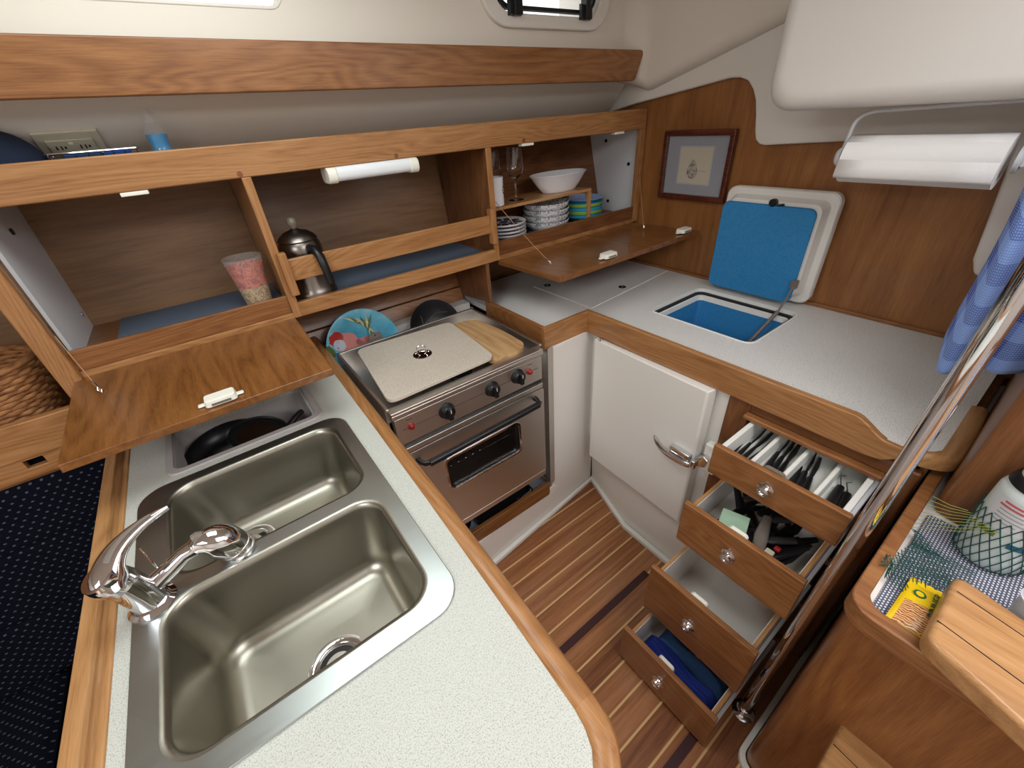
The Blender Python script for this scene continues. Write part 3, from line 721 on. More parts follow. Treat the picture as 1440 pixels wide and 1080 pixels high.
# recess lining of the stove space
sl = thing('stove_recess', 'white moulded recess with teak lip under the stove', 'cabinet', (0.55, 1.2, FZ))
g = G().prism([(0.875, 1.025), (0.915, 1.040), (0.915, 1.045), (0.875, 1.030)], 'z', 0.12, 0.845); obj('steel_jamb', g, 'steel', sl)
g = G().prism([(0.207, 0.972), (1.205, 1.080), (1.205, 1.12), (0.207, 1.02)], 'z', FZ, 0.095); obj('plinth', g, 'white', sl, smooth=0)
g = G().prism([(0.912, 1.047), (1.205, 1.080), (1.205, 1.42), (0.912, 1.42)], 'z', 0.095, 0.818); obj('corner_panel', g, 'white', sl, smooth=0)
obj('recess_floor', G().box(0.207, 0.912, 1.03, 1.605, 0.060, 0.094), 'white', sl, smooth=0)
obj('recess_back', G().box(0.207, 0.912, 1.605, 1.615, 0.06, 0.83), 'white', sl, smooth=0)
obj('mat', G().box(0.215, 0.90, 1.04, 1.58, 0.094, 0.097), 'mat', sl, smooth=0)
obj('shelf', G().box(0.207, 0.897, 1.605, 1.70, 0.83, 0.862), 'white', sl, smooth=0)
g = G().prism([(0.207, 1.005), (0.850, 1.008), (0.862, 1.014), (0.862, 1.028), (0.207, 1.028)], 'z', 0.092, 0.165)
obj('teak_lip', g, 'gloss_x', sl, bevel=0.004)
struct(obj('baseboard_back', G().prism([(0.207, 0.953), (0.707, 1.006), (1.200, 1.062), (1.215, 1.078), (0.207, 0.974)], 'z', FZ, FZ+0.022), 'whitetrim', bevel=0.003))
# pans stowed under the oven
t = thing('baking_pan', 'dark baking tray with wire grip stowed under the oven', 'pan', (0.62, 1.15, 0.1))
g = G().holed(rrect(0.50, 0.80, 1.045, 1.30, 0.03, 4), [rrect(0.508, 0.792, 1.053, 1.292, 0.025, 4)], 0.10, 0.128); g.prism(rrect(0.50, 0.80, 1.045, 1.30, 0.03, 4), 'z', 0.098, 0.101); obj('tray', g, 'pansteel', t)
g = G().tube([(0.70, 1.05, 0.14), (0.71, 1.035, 0.150), (0.765, 1.04, 0.152), (0.78, 1.055, 0.142)], 0.004, 8); obj('grip', g, 'steel', t)
t = tag(obj('skillet', G().lathe([(0.07, 0), (0.09, 0.03), (0.092, 0.03), (0.072, 0.004)], (0.40, 1.14, 0.098), n=32), 'pansteel'), 'round black skillet stowed at the left under the oven', 'pan')
t = tag(obj('grill_handle', G().tube([(0.46, 1.05, 0.235), (0.47, 1.02, 0.232), (0.515, 1.022, 0.232), (0.52, 1.05, 0.235)], 0.003, 8), 'chrome'), 'small wire loop hanging under the oven door', 'handle')

# lid board over the hob, with ring pull
t = thing('worktop_lid', 'speckled beige laminate board with ring pull covering the hob', 'board', (0.47, 1.2, 0.884))
hb = [(0.262, 1.030), (0.652, 1.038), (0.680, 1.400), (0.304, 1.434)]
def roundpoly(pts, r, n=5):
    o = []; m_ = len(pts)
    for i in range(m_):
        p = Vector(pts[i]); a = (Vector(pts[i-1])-p).normalized(); b = (Vector(pts[(i+1) % m_])-p).normalized()
        s = p+a*r; e = p+b*r
        for k_ in range(n+1):
            t_ = k_/n; q = s.lerp(p, t_).lerp(p.lerp(e, t_), t_); o.append((q.x, q.y))
    return o
cx0, cy0 = 0.47, 1.222
g = G().holed(roundpoly(hb, 0.035), [[(cx0+0.027*math.cos(2*PI*i/24), cy0+0.027*math.sin(2*PI*i/24)) for i in range(24)]], 0.889, 0.901)
bd = obj('panel', g, 'lid', t, bevel=0.003, smooth=30)
g = G().lathe([(0.033, 0.902), (0.033, 0.904), (0.027, 0.904), (0.024, 0.896), (0.018, 0.889), (0.010, 0.889), (0.008, 0.896), (0.002, 0.897)], (cx0, cy0, 0), n=28); obj('cup', g, 'chrome', t, smooth=50)
g = G().tube([(cx0+0.018*math.cos(a), cy0+0.004+0.004*math.sin(a), 0.917+0.018*math.sin(a)) for a in [2*PI*i/24 for i in range(25)]], 0.0017, 8); obj('ring', g, 'chrome', t)
# cutting board
cb_ = roundpoly([(0.640, 1.045), (0.755, 1.030), (0.800, 1.060), (0.803, 1.20), (0.790, 1.36), (0.745, 1.395), (0.66, 1.395)], 0.03)
t = tag(obj('cutting_board', G().holed(cb_, [], 0.866, 0.886), 'board', bevel=0.004), 'worn wooden cutting board lying on the hob beside the beige lid', 'cutting board')
obj('juice_groove', G().tube([(0.765, 1.06, 0.886), (0.776, 1.12, 0.886), (0.777, 1.22, 0.886), (0.765, 1.33, 0.886)], 0.002, 6), 'board', t)

# parrot plate and dark round pan behind the stove
t = thing('parrot_plate', 'round blue plate painted with a pink bird and green leaves', 'plate', (0, 0, 0))
r = 0.148
g = G().lathe([(0.03, 0.0), (r*0.7, 0.0), (r, 0.018), (r*1.005, 0.020), (r*0.99, 0.021), (r*0.7, 0.004), (0.001, 0.004)], n=48)
k = NT('painted_blue_glaze'); v = k.coord(rnd=False); n_ = k.noise(v, 9, 3)
k.col(k.ramp(n_, [(0.3, srgb((54, 146, 186))), (0.55, srgb((98, 182, 208))), (0.75, srgb((160, 208, 214)))])).set(rough=0.2); M['plateblue'] = k.m
dish = obj('dish', g, 'plateblue', t, smooth=50)
def zdish(x, y):
    q = math.hypot(x, y)/r
    return 0.0048 if q < 0.7 else 0.0048+(q-0.7)/0.3*0.0165
def patch(pts, mat, name, lift=0.0006):
    c = Vector((sum(p[0] for p in pts)/len(pts), sum(p[1] for p in pts)/len(pts)))
    g = G(); rings = []
    for s in (1.0, 0.75, 0.5, 0.25): rings.append([Vector((c.x+(p[0]-c.x)*s, c.y+(p[1]-c.y)*s, 0)) for p in pts])
    for rg in rings:
        for q in rg: q.z = zdish(q.x, q.y)+lift
    g.loft(rings, True, False, True); g2_ = G(); g2_.v = g.v; g2_.f = g.f; g2_.mi = g.mi
    return obj(name, g2_, mat, dish, smooth=60)
def blob(cx, cy, rx, ry, rot=0, n=20, wob=0.1, seed=1):
    rd = random.Random(seed); o = []
    for i in range(n):
        a = 2*PI*i/n; w_ = 1+rd.uniform(-wob, wob); x = rx*math.cos(a)*w_; y = ry*math.sin(a)*w_
        o.append((cx+x*math.cos(rot)-y*math.sin(rot), cy+x*math.sin(rot)+y*math.cos(rot)))
    return o
M['pink'] = plain('pink_glaze', (218, 138, 132), rough=0.2); M['rred'] = plain('red_glaze', (190, 60, 56), rough=0.2)
M['paleb'] = plain('pale_glaze', (196, 210, 224), rough=0.2); M['leaf'] = plain('leaf_green_glaze', (92, 112, 62), rough=0.2); M['leafp'] = plain('pale_leaf_glaze', (214, 206, 158), rough=0.2)
patch(blob(-0.055, 0.035, 0.056, 0.040, -0.5, seed=2), 'pink', 'painted_bird_body')
patch(blob(-0.092, 0.068, 0.030, 0.024, 0.3, seed=3), 'rred', 'painted_bird_head', 0.001)
patch(blob(-0.088, 0.040, 0.024, 0.022, 0.1, seed=4), 'paleb', 'painted_bird_face', 0.0014)
patch(blob(0.01, 0.02, 0.036, 0.018, -0.2, seed=5), 'pink', 'painted_bird_wing')
for i, (a, l) in enumerate(((-0.5, .11), (-0.75, .10), (-1.0, .12), (-1.35, .11), (-1.7, .09), (-2.1, .08))):
    b0 = Vector((-0.04+0.022*i, 0.132-0.004*i)); d = Vector((math.cos(a), math.sin(a))); nn = Vector((-d.y, d.x))*0.006
    p = [b0, b0+d*l*0.4+nn, b0+d*l, b0+d*l*0.4-nn]
    patch([tuple(q) for q in p], 'leaf' if i % 2 else 'leafp', 'painted_leaf', 0.001+0.0003*i)
patch(blob(-0.128, 0.03, 0.012, 0.026, 0.3, seed=9), 'leaf', 'painted_leaf')
t.location = (0.362, 1.540, 0.850); t.rotation_euler = (math.radians(70), 0, math.radians(6))
t = thing('flat_griddle', 'dark round pan standing behind the stove at the right', 'pan', (0, 0, 0))
g = G().lathe([(0.03, 0), (0.10, 0.002), (0.112, 0.014), (0.114, 0.014), (0.102, -0.004), (0.03, -0.006)], n=40); obj('disc', g, 'pansteel', t, smooth=50)
g = G()
for a, b in (((-0.05, 0.02), (-0.05, 0.06)), ((-0.05, 0.02), (-0.02, 0.035)), ((-0.02, 0.035), (0.02, 0.055)), ((0.02, 0.055), (0.07, 0.045))): g.tube([(a[0], a[1], 0.004), (b[0], b[1], 0.004)], 0.0010, 5)
obj('scratch_marks', g, 'greyp', t)
t.location = (0.680, 1.545, 0.832); t.rotation_euler = (math.radians(66), 0, math.radians(-6))
t = thing('steel_handle', 'dark bracket poking up between the blue plate and the stove', 'handle', (0.40, 1.50, 0.86))
g = G().prism([(0.375, 0.88), (0.38, 0.905), (0.40, 0.915), (0.425, 0.908), (0.43, 0.88)], 'y', 1.497, 1.502); obj('tab', g, 'greyp', t); obj('rivet', G().lathe([(0.003, 0), (0.003, 0.001)], (0.402, 1.497, 0.903), (0, -1, 0), 10), 'chrome', t)

# ================================================================ RIGHT-HAND COUNTER
RZ = 0.868
rc = thing('icebox_counter', 'pale speckled laminate worktop along the bulkhead with open icebox', 'worktop', (1.4, 0.8, RZ))
hole = rrect(1.366, 1.728, 0.532, 0.956, 0.035, 5)
oc = [(0.915, 1.43), (0.915, 1.08), (1.14, 1.08), (1.14, 0.06), (1.15, 0.02), (1.19, -0.01), (1.848, -0.01), (1.848, 1.75), (0.915, 1.75)]
obj('worktop', G().holed(oc, [hole], RZ-0.025, RZ), 'counter_r', rc, smooth=0)
obj('edging', G().box(0.900, 1.150, 1.070, 1.090, 0.812, 0.905), 'teak_x', rc, bevel=0.004)
obj('edging', G().box(0.898, 0.918, 1.090, 1.47, 0.812, 0.905), 'red_y', rc, bevel=0.004)
pf = [(1.074, 0.812), (1.074, 0.905), (0.20, 0.905)]
for i in range(11):
    t_ = i/10; pf.append((0.162-0.082*t_, 0.905-0.038*sm(t_)))
pf += [(0.046, 0.866), (0.046, 0.838), (0.075, 0.812), (0.11, 0.806)]
obj('edging', G().prism(pf, 'x', 1.128, 1.150), 'teak_y', rc, bevel=0.005, segs=3)
ci, co = [], []
for i in range(9):
    a = PI/2*i/8; ci.append((1.19-0.04*math.cos(a), 0.040-0.04*math.sin(a)))
    co.append((1.19-0.060*math.cos(a), 0.045-0.088*math.sin(a)))
ci += [(1.30, 0.0), (1.44, 0.0)]; co += [(1.30, -0.046), (1.45, -0.038)]
obj('edging', strip(ci, co, 0.836, 0.868), 'oak_x', rc, smooth=50)
# seam lines and finger ring of the closed second lid
g = G()
for a, b in (((1.224, 1.14), (1.224, 1.53)), ((1.224, 1.14), (1.845, 1.20))):
    g.tube([(a[0], a[1], RZ), (b[0], b[1], RZ)], 0.0022, 6)
obj('lid_seam', g, 'caulk', rc)
for x, y in ((1.505, 1.212), (1.28, 1.49)):
    g = G().lathe([(0.017, 0.0), (0.017, 0.002), (0.012, 0.002), (0.008, 0.0005)], (x, y, RZ), n=24); obj('finger_ring', g, 'black', rc)
    obj('finger_hole', G().lathe([(0.005, 0.001), (0.004, 0.003)], (x, y, RZ), n=14), 'steel', rc)
# icebox well
def ir(i, r=0.03): return rrect(1.366+i, 1.728-i, 0.532+i, 0.956-i, r, 5)
ib = obj('icebox_lining', G().loft([at(ir(0.026, .02), RZ-0.035), at(ir(0.028, .02), RZ-0.36), at(ir(0.10, .01), RZ-0.361)], cap0=False), 'blueliner', rc, smooth=50)
ib['label'] = 'blue lined icebox well'
obj('icebox_rim', G().loft([at(ir(-0.003, .037), RZ+0.001), at(ir(-0.001, .036), RZ+0.004), at(ir(0.004, .034), RZ+0.004), at(ir(0.006, .032), RZ-0.012)], cap0=False, cap1=False), 'whitetrim', rc, smooth=50)
obj('gasket', G().loft([at(ir(0.004, .034), RZ-0.010), at(ir(0.018, .026), RZ-0.010), at(ir(0.019, .026), RZ-0.020)], cap0=False, cap1=False), 'rubber', rc, smooth=50)
obj('icebox_lip', G().loft([at(ir(0.014, .03), RZ-0.018), at(ir(0.026, .022), RZ-0.020), at(ir(0.028, .02), RZ-0.040)], cap0=False, cap1=False), 'whitetrim', rc, smooth=50)
obj('well_step', G().box(1.395, 1.699, 0.86, 0.925, 0.52, 0.62), 'blueliner', rc, smooth=0)
tc_ = obj('thermostat', G().box(1.42, 1.475, 0.885, 0.924, 0.675, 0.735), 'panel_white', rc, bevel=0.004)
obj('thermostat_dial', G().box(1.435, 1.460, 0.883, 0.886, 0.688, 0.712), 'black', tc_)
obj('thermostat_tube', G().tube([(1.475, 0.90, 0.70), (1.50, 0.90, 0.695), (1.50, 0.915, 0.66)], 0.004, 8), 'black', tc_)
# open lid leaning on the bulkhead
ld = obj('icebox_lid', G().loft([[Vector((x, y, z)) for y, z in rrect(0.545+i, 0.952-i, RZ+0.012+i, 1.283-i, 0.035, 6)] for x, i in ((1.836, .006), (1.830, 0), (1.805, 0), (1.800, .004))] ), 'white', rc, smooth=40)
ld['label'] = 'white lid of the icebox standing open'
def lr(i, r): return rrect(0.545+i, 0.952-i, RZ+0.012+i, 1.283-i, r, 6)
g = G().loft([[Vector((1.801, y, z)) for y, z in lr(0.024, .03)], [Vector((1.762, y, z)) for y, z in lr(0.036, .028)]]); obj('lid_plug', g, 'white', ld, bevel=0.003)
g = G().loft([[Vector((1.7615, y, z)) for y, z in rrect(0.592, 0.936, RZ+0.020, 1.236, 0.026, 6)], [Vector((1.748, y, z)) for y, z in rrect(0.590, 0.932, RZ+0.020, 1.232, 0.026, 6)]])
obj('lid_insulation', g, 'blueliner', ld, bevel=0.003)['label'] = 'blue insulation pad'
g = G().lathe([(0.014, 0), (0.014, 0.014), (0.010, 0.018)], (1.762, 0.745, 1.243), (-1, 0, 0), 20); g.tube([(1.752, 0.735, 1.240), (1.752, 0.725, 1.236), (1.752, 0.705, 1.240)], 0.004, 8); obj('lid_latch', g, 'black', ld)
g = G().tube([(1.740, 0.588, 0.965), (1.70, 0.600, 0.87)], 0.004, 8); g.tube([(1.70, 0.600, 0.87), (1.600, 0.645, 0.735)], 0.007, 10); g.box(1.735, 1.752, 0.578, 0.600, 0.955, 0.985)
obj('gas_strut', g, 'greyp', rc)

# ---------------- fridge cabinet under the counter
fcb = thing('fridge_cabinet', 'white moulded fridge cabinet front with open-hinged door', 'cabinet', (1.2, 0.8, FZ))
g = G()
_ = [(1.152, 0.468), (1.152, 1.079), (1.22, 1.079), (1.60, 1.079), (1.60, 0.468)]
bot = [(1.110, 0.468), (1.113, 0.765), (1.215, 1.079), (1.33, 1.079), (1.33, 0.468)]
def ring5(pl, z): return [Vector((x, y, z)) for x, y in pl]
midp = [(1.145, 0.468), (1.147, 0.765), (1.205, 1.079), (1.33, 1.079), (1.33, 0.468)]
topp = [(1.152, 0.468), (1.156, 0.80), (1.175, 1.079), (1.33, 1.079), (1.33, 0.468)]
g.loft([ring5(bot, FZ), ring5(midp, 0.14), ring5(topp, 0.26), ring5(topp, 0.818)])
obj('body', g, 'white', fcb, smooth=50)
dpts = [(1.112, 1.012), (1.098, 0.516), (1.142, 0.500), (1.150, 1.022)]
g = G().prism([(1.112, 1.010), (1.098, 0.517), (1.104, 0.511), (1.140, 0.505), (1.150, 1.015), (1.118, 1.016)], 'z', 0.178, 0.808)
fd = obj('door', g, 'white', fcb, bevel=0.005, segs=3)
g = G().box(1.118, 1.15, 0.440, 0.492, 0.478, 0.60); obj('latch_block', g, 'plastic', fcb, bevel=0.008, segs=3)
hpath = bez([(1.085, 0.668, 0.537), (1.066, 0.640, 0.505), (1.060, 0.57, 0.505), (1.066, 0.520, 0.505), (1.075, 0.508, 0.510)], 12)
g = G().tube(hpath, [(0.003, 0.006)]+[(0.005, 0.013)]*10+[(0.006, 0.012)]*2, 12); hh = obj('handle', g, 'chrome', fd, smooth=60)
g = G().box(1.074, 1.100, 0.515, 0.595, 0.512, 0.545); obj('handle_base', g, 'chrome', fd, bevel=0.006, segs=3)
g = G().prism([(0.500, 0.500), (0.465, 0.515), (0.458, 0.550), (0.478, 0.560), (0.505, 0.530)], 'x', 1.095, 1.122); g.box(1.080, 1.10, 0.494, 0.508, 0.492, 0.528); obj('catch', g, 'chrome', fcb, bevel=0.003)
obj('hinge', G().lathe([(0.006, 0), (0.006, 0.014)], (1.118, 0.985, 0.806), n=14), 'chrome', fd)
struct(obj('baseboard_right', G().prism([(1.085, 0.42), (1.090, 0.757), (1.190, 1.060), (1.206, 1.074), (1.215, 1.078), (1.113, 0.765), (1.107, 0.42)], 'z', FZ, FZ+0.022), 'whitetrim', bevel=0.003))

# ---------------- drawer cabinet
dc = thing('drawer_cabinet', 'teak cabinet with four drawers pulled open in steps', 'drawers', (1.4, 0.25, FZ))
g = G().box(1.145, 1.165, 0.398, 0.467, FZ, 0.812); obj('post', g, 'dark_z', dc, bevel=0.003)
g = G().box(1.140, 1.165, 0.0, 0.052, FZ, 0.812); obj('post', g, 'dark_z', dc, bevel=0.008, segs=3)
obj('rail', G().box(1.147, 1.165, 0.052, 0.398, 0.770, 0.812), 'dark_y', dc, bevel=0.002)
g = G().box(1.118, 1.147, 0.056, 0.405, 0.757, 0.773); obj('moulding', g, 'red_y', dc, bevel=0.006, segs=3)
for z in (0.592, 0.372, 0.122): obj('rail', G().box(1.148, 1.165, 0.052, 0.398, z, z+0.022), 'dark_y', dc, bevel=0.002)
obj('rail', G().box(1.148, 1.165, 0.052, 0.398, FZ, FZ+0.012), 'dark_y', dc)
obj('side', G().box(1.165, 1.84, -0.002, 0.012, FZ, 0.842), 'dark_z', dc, smooth=0)
obj('side', G().box(1.165, 1.60, 0.455, 0.467, FZ, 0.842), 'dark_x', dc, smooth=0)
obj('back', G().box(1.62, 1.63, 0.012, 0.455, FZ, 0.842), 'dark_z', dc, smooth=0)
KN = [(0.020, 0), (0.0205, 0.004), (0.016, 0.006), (0.012, 0.009), (0.016, 0.014), (0.014, 0.020), (0.007, 0.023), (0.005, 0.020)]
DR = [(0.945, 0.058, 0.392, 0.655, 0.762, 0.63, 'topmost'), (0.858, 0.064, 0.396, 0.412, 0.582, 0.50, 'second'), (0.752, 0.070, 0.402, 0.122, 0.358, 0.10, 'third'), (0.652, 0.070, 0.402, -0.085, 0.105, 0.0, 'lowest')]
for i, (x, y0, y1, z0, z1, zin, nm) in enumerate(DR):
    zb_ = z0+0.022; zt_ = z1-0.022 if i else z1-0.012
    xe = min(x+0.40, 1.60); ya, yb2 = max(y0+0.012, 0.066), min(y1-0.012, 0.384)
    g = G(); g.box(x+0.018, xe, ya, yb2, zb_, zb_+0.008)
    g.box(x+0.018, xe, ya, ya+0.010, zb_, zt_); g.box(x+0.018, xe, yb2-0.010, yb2, zb_, zt_); g.box(xe-0.008, xe, ya, yb2, zb_, zt_)
    d = obj('drawer', g, 'oak_x', dc, smooth=0)
    if i == 0:
        g = G(); zt2 = zb_+0.058
        g.box(x+0.020, xe-0.01, ya+0.011, yb2-0.011, zb_+0.009, zb_+0.012)
        g.box(x+0.020, xe-0.01, ya-0.002, ya+0.012, zb_+0.012, zt_+0.002); g.box(x+0.020, xe-0.01, yb2-0.012, yb2+0.002, zb_+0.012, zt_+0.002)
        obj('cutlery_tray', g, 'whitetrim', d, bevel=0.002)
        for yy_ in (0.300, 0.222, 0.144):
            obj('divider', G().box(x+0.030, xe-0.01, yy_-0.006, yy_+0.006, zb_+0.012, zt_-0.012), 'whitetrim', d, bevel=0.004)
    else:
        g = G(); a, b = ya+0.0102, yb2-0.0102
        g.box(x+0.0185, xe-0.009, a, b, zb_+0.008, zb_+0.010); g.box(x+0.0185, xe-0.009, a, a+0.002, zb_+0.01, zt_-0.003); g.box(x+0.0185, xe-0.009, b-0.002, b, zb_+0.01, zt_-0.003); g.box(x+0.0185, x+0.0205, a, b, zb_+0.01, zt_-0.003)
        obj('lining', g, 'white', d, smooth=0)
    obj('drawer_front', G().box(x, x+0.018, y0, y1, z0, z1), 'gloss_y' if i == 9 else 'red_y', d, bevel=0.004)
    obj('knob', G().lathe(KN, (x, (y0+y1)/2+0.01, (z0+z1)/2+0.004), (-1, 0, 0), 24), 'chrome', d, smooth=40)
    yc = (y0+y1)/2+0.012
    g = G().prism([(yc-0.03, zt_-0.03), (yc-0.026, z1-0.004), (yc-0.02, z1+0.002), (yc+0.02, z1+0.002), (yc+0.026, z1-0.004), (yc+0.03, zt_-0.03)], 'x', x+0.018, x+0.030)
    obj('latch', g, 'greyp' if i == 0 else 'plastic', d, bevel=0.002)
    obj('latch_slot', G().box(x+0.0295, x+0.031, yc-0.016, yc+0.016, z1-0.012, z1-0.008), 'black', d)
    obj('slide', G().box(x+0.03, xe, max(ya-0.010, 0.054), ya-0.001, (zb_+zt_)/2-0.012, (zb_+zt_)/2+0.012), 'panel_white', d)
# cutlery
def knife(c, ang, lab, grp, l=0.11, w=0.008, mat='black'):
    t = thing('table_knife', lab, 'cutlery', c, grp); d = Vector((math.cos(ang), math.sin(ang), 0)); c = Vector(c)
    g = G().tube([c-d*0.01, c, c+d*l*0.5, c+d*l*0.97, c+d*l], [(w*0.6, 0.003), (w, 0.005), (w*0.85, 0.0048), (w*0.6, 0.004), (w*0.5, 0.003)], 12); obj('handle', g, mat, t, smooth=60)
    g = G().tube([c+d*l, c+d*(l+0.05), c+d*(l+0.10)], [(0.005, 0.001), (0.008, 0.001), (0.005, 0.0008)], 8); obj('blade', g, 'chrome', t)
    return t
bz = DR[0][3]+0.036
for j in range(4): knife((0.985+0.006*j, 0.322+0.015*j, bz+0.002*(j % 2)+0.004), 0.04*(j-1), ['nearest the divider', 'second', 'third', 'farthest'][j]+' of the black-handled knives in the far cutlery compartment', 'black knives in the top drawer')
for j in range(3): knife((1.00+0.01*j, 0.240+0.017*j, bz+0.004), 0.10, ['right-hand', 'middle', 'left-hand'][j]+' of the black-handled forks in the second cutlery compartment', 'black forks in the top drawer', w=0.009)
for j in range(3): knife((0.985+0.012*j, 0.166+0.018*j, bz+0.004), 0.16, ['right-hand', 'middle', 'left-hand'][j]+' of the black-handled spoons in the third cutlery compartment', 'black spoons in the top drawer', w=0.011)
def bottle_opener(c, ang, lab):
    t = thing('peeler', lab, 'utensil', c); c = Vector(c); d = Vector((math.cos(ang), math.sin(ang), 0))
    g = G().tube([c, c+d*0.02, c+d*0.07, c+d*0.11], [(0.010, 0.006), (0.014, 0.009), (0.012, 0.008), (0.009, 0.006)], 14); obj('handle', g, 'black', t, smooth=60)
    n_ = Vector((-d.y, d.x, 0)); g = G().tube([c+d*0.11, c+d*0.15+n_*0.01, c+d*0.16], 0.002, 6); obj('prong', g, 'chrome', t)
bottle_opener((0.998, 0.108, bz+0.010), 0.1, 'shiny black clip in the nearest cutlery compartment, the left one')
bottle_opener((0.985, 0.082, bz+0.010), 0.15, 'shiny black clip in the nearest cutlery compartment, the right one')
# second drawer: jumble of tools
zz = DR[1][3]+0.034
t = tag(obj('notepad', G().box(0.0, 0.085, -0.037, 0.037, 0, 0.004).xf(Matrix.Translation((0.886, 0.262, zz+0.100)) @ Matrix.Rotation(0.30, 4, 'Z')), 'mint', bevel=0.002), 'pale green card standing in the second drawer', 'card')
rd = random.Random(4)
kinds = ['black plastic kitchen tool with a flat end', 'dark slotted turner', 'black ladle handle', 'dark whisk handle', 'black peeler grip', 'dark tongs arm']
for j in range(34):
    a = rd.uniform(-0.8, 0.8); d = Vector((math.cos(a), math.sin(a), 0)); L = rd.uniform(0.035, 0.06)
    c = Vector((rd.uniform(0.955, 1.12), rd.uniform(0.125, 0.335), zz+0.010+0.0125*(j//6)))
    c.x = max(c.x, 0.886+L*abs(d.x)+0.012); c.y = min(max(c.y, 0.09+L*abs(d.y)), 0.365-L*abs(d.y))
    g = G().tube([c-d*L, c-d*L*0.6, c, c+d*L], [(0.009, 0.006), (0.014, 0.008), (0.012, 0.008), (0.009, 0.005)], 12)
    o_ = obj('kitchen_tool', g, 'black' if j % 4 else 'greyp2', smooth=60)
    tag(o_, 'black plastic kitchen tool jumbled in the second open drawer', 'utensil', 'black tools in the second drawer')
g = G().tube([(0.905, 0.190, zz+0.085), (0.95, 0.205, zz+0.093), (1.03, 0.225, zz+0.09)], [(0.016, 0.010), (0.018, 0.012), (0.012, 0.008)], 14); tag(obj('bottle_opener', g, 'greyp', smooth=60), 'grey plastic opener lying on the black tools in the second drawer', 'utensil')
tag(obj('corkscrew', G().box(0.893, 0.925, 0.155, 0.178, zz+0.088, zz+0.100), 'ivory', bevel=0.004), 'small ivory gadget near the front of the second drawer', 'utensil')
tag(obj('bottle_stopper', G().box(0.935, 0.950, 0.150, 0.166, zz+0.088, zz+0.100), 'red', bevel=0.004), 'tiny red stopper in the second drawer', 'stopper')
# lowest drawer: folded cloths
def cloth(name, x0, x1, y0, y1, z0, h, mat, lab, seed):
    rd = random.Random(seed); ph = [rd.uniform(0, 6) for _ in range(6)]
    def P(u, v):
        e = min(u, 1-u, v, 1-v)*2; rim = min(1, e/0.22)**0.5
        return (x0+(x1-x0)*u+0.004*math.sin(9*v+ph[0]), y0+(y1-y0)*v, z0+h*rim*(0.75+0.15*math.sin(7*u+5*v+ph[1])+0.12*math.sin(15*u-4*v+ph[2])))
    g = G().grid(P, 26, 30); return tag(obj(name, g, mat, smooth=80, solid=0.002), lab, 'cloth')
z4 = DR[3][3]+0.034
cloth('cloth_bag', 0.676, 0.765, 0.095, 0.362, z4, 0.085, 'bluecloth', 'crumpled royal blue cloth in the lowest open drawer', 3)
cloth('pot_holder', 0.768, 0.86, 0.095, 0.340, z4, 0.080, 'denim', 'faded denim cloth behind the royal blue one in the lowest drawer', 5)
tag(obj('cloth_patch', G().box(0.80, 0.82, 0.20, 0.215, z4+0.078, z4+0.084), 'yellow', bevel=0.003), 'small yellow tab on the denim cloth in the lowest drawer', 'patch')

# ================================================================ POLE, ENGINE BOX, STEPS
t = thing('grab_pole', 'tall chrome grab pole standing on the floor beside the drawers', 'pole', (0.84, 0.042, FZ))
obj('tube', G().tube([(0.84, 0.042, FZ+0.01), (0.84, 0.012, 2.15)], 0.0145, 28), 'chrome', t, smooth=60)
g = G().lathe([(0.034, 0), (0.034, 0.006), (0.026, 0.009), (0.021, 0.014), (0.0205, 0.034), (0.0165, 0.037)], (0.84, 0.042, FZ), n=32); obj('flange', g, 'chrome', t, smooth=40)
for j in range(3):
    a = 2*PI*j/3+0.4; obj('screw', G().lathe([(0.004, 0), (0.0035, 0.002)], (0.84+0.0275*math.cos(a), 0.042+0.0275*math.sin(a), FZ+0.0065), n=10), 'steel', t)
eb = thing('engine_box', 'teak engine box with a matted tray top beside the chrome pole', 'box', (1.1, -0.5, FZ))
g = G().prism(rrect(0.716, 1.84, -1.15, -0.018, 0.03, 6), 'z', FZ, 0.775); obj('body', g, 'panelwood', eb, smooth=50)
ro = rrect(0.676, 1.84, -1.18, -0.006, 0.045, 8); ri_ = rrect(0.704, 1.81, -1.15, -0.030, 0.028, 8)
obj('tray_rim', G().holed(ro, [ri_], 0.768, 0.815), 'red_y', eb, bevel=0.004, segs=3)
obj('tray_floor', G().prism(ri_, 'z', 0.770, 0.786), 'white', eb, smooth=0)
obj('mat', G().prism(rrect(0.708, 1.05, -1.14, -0.040, 0.012, 4), 'z', 0.786, 0.7885), 'mat', eb, smooth=0)['label'] = 'non-slip mesh mat'
struct(obj('baseboard_companionway', G().holed(rrect(0.694, 1.84, -1.16, 0.0, 0.05, 8), [rrect(0.712, 1.838, -1.14, -0.016, 0.035, 8)], FZ, FZ+0.020), 'whitetrim', bevel=0.003))
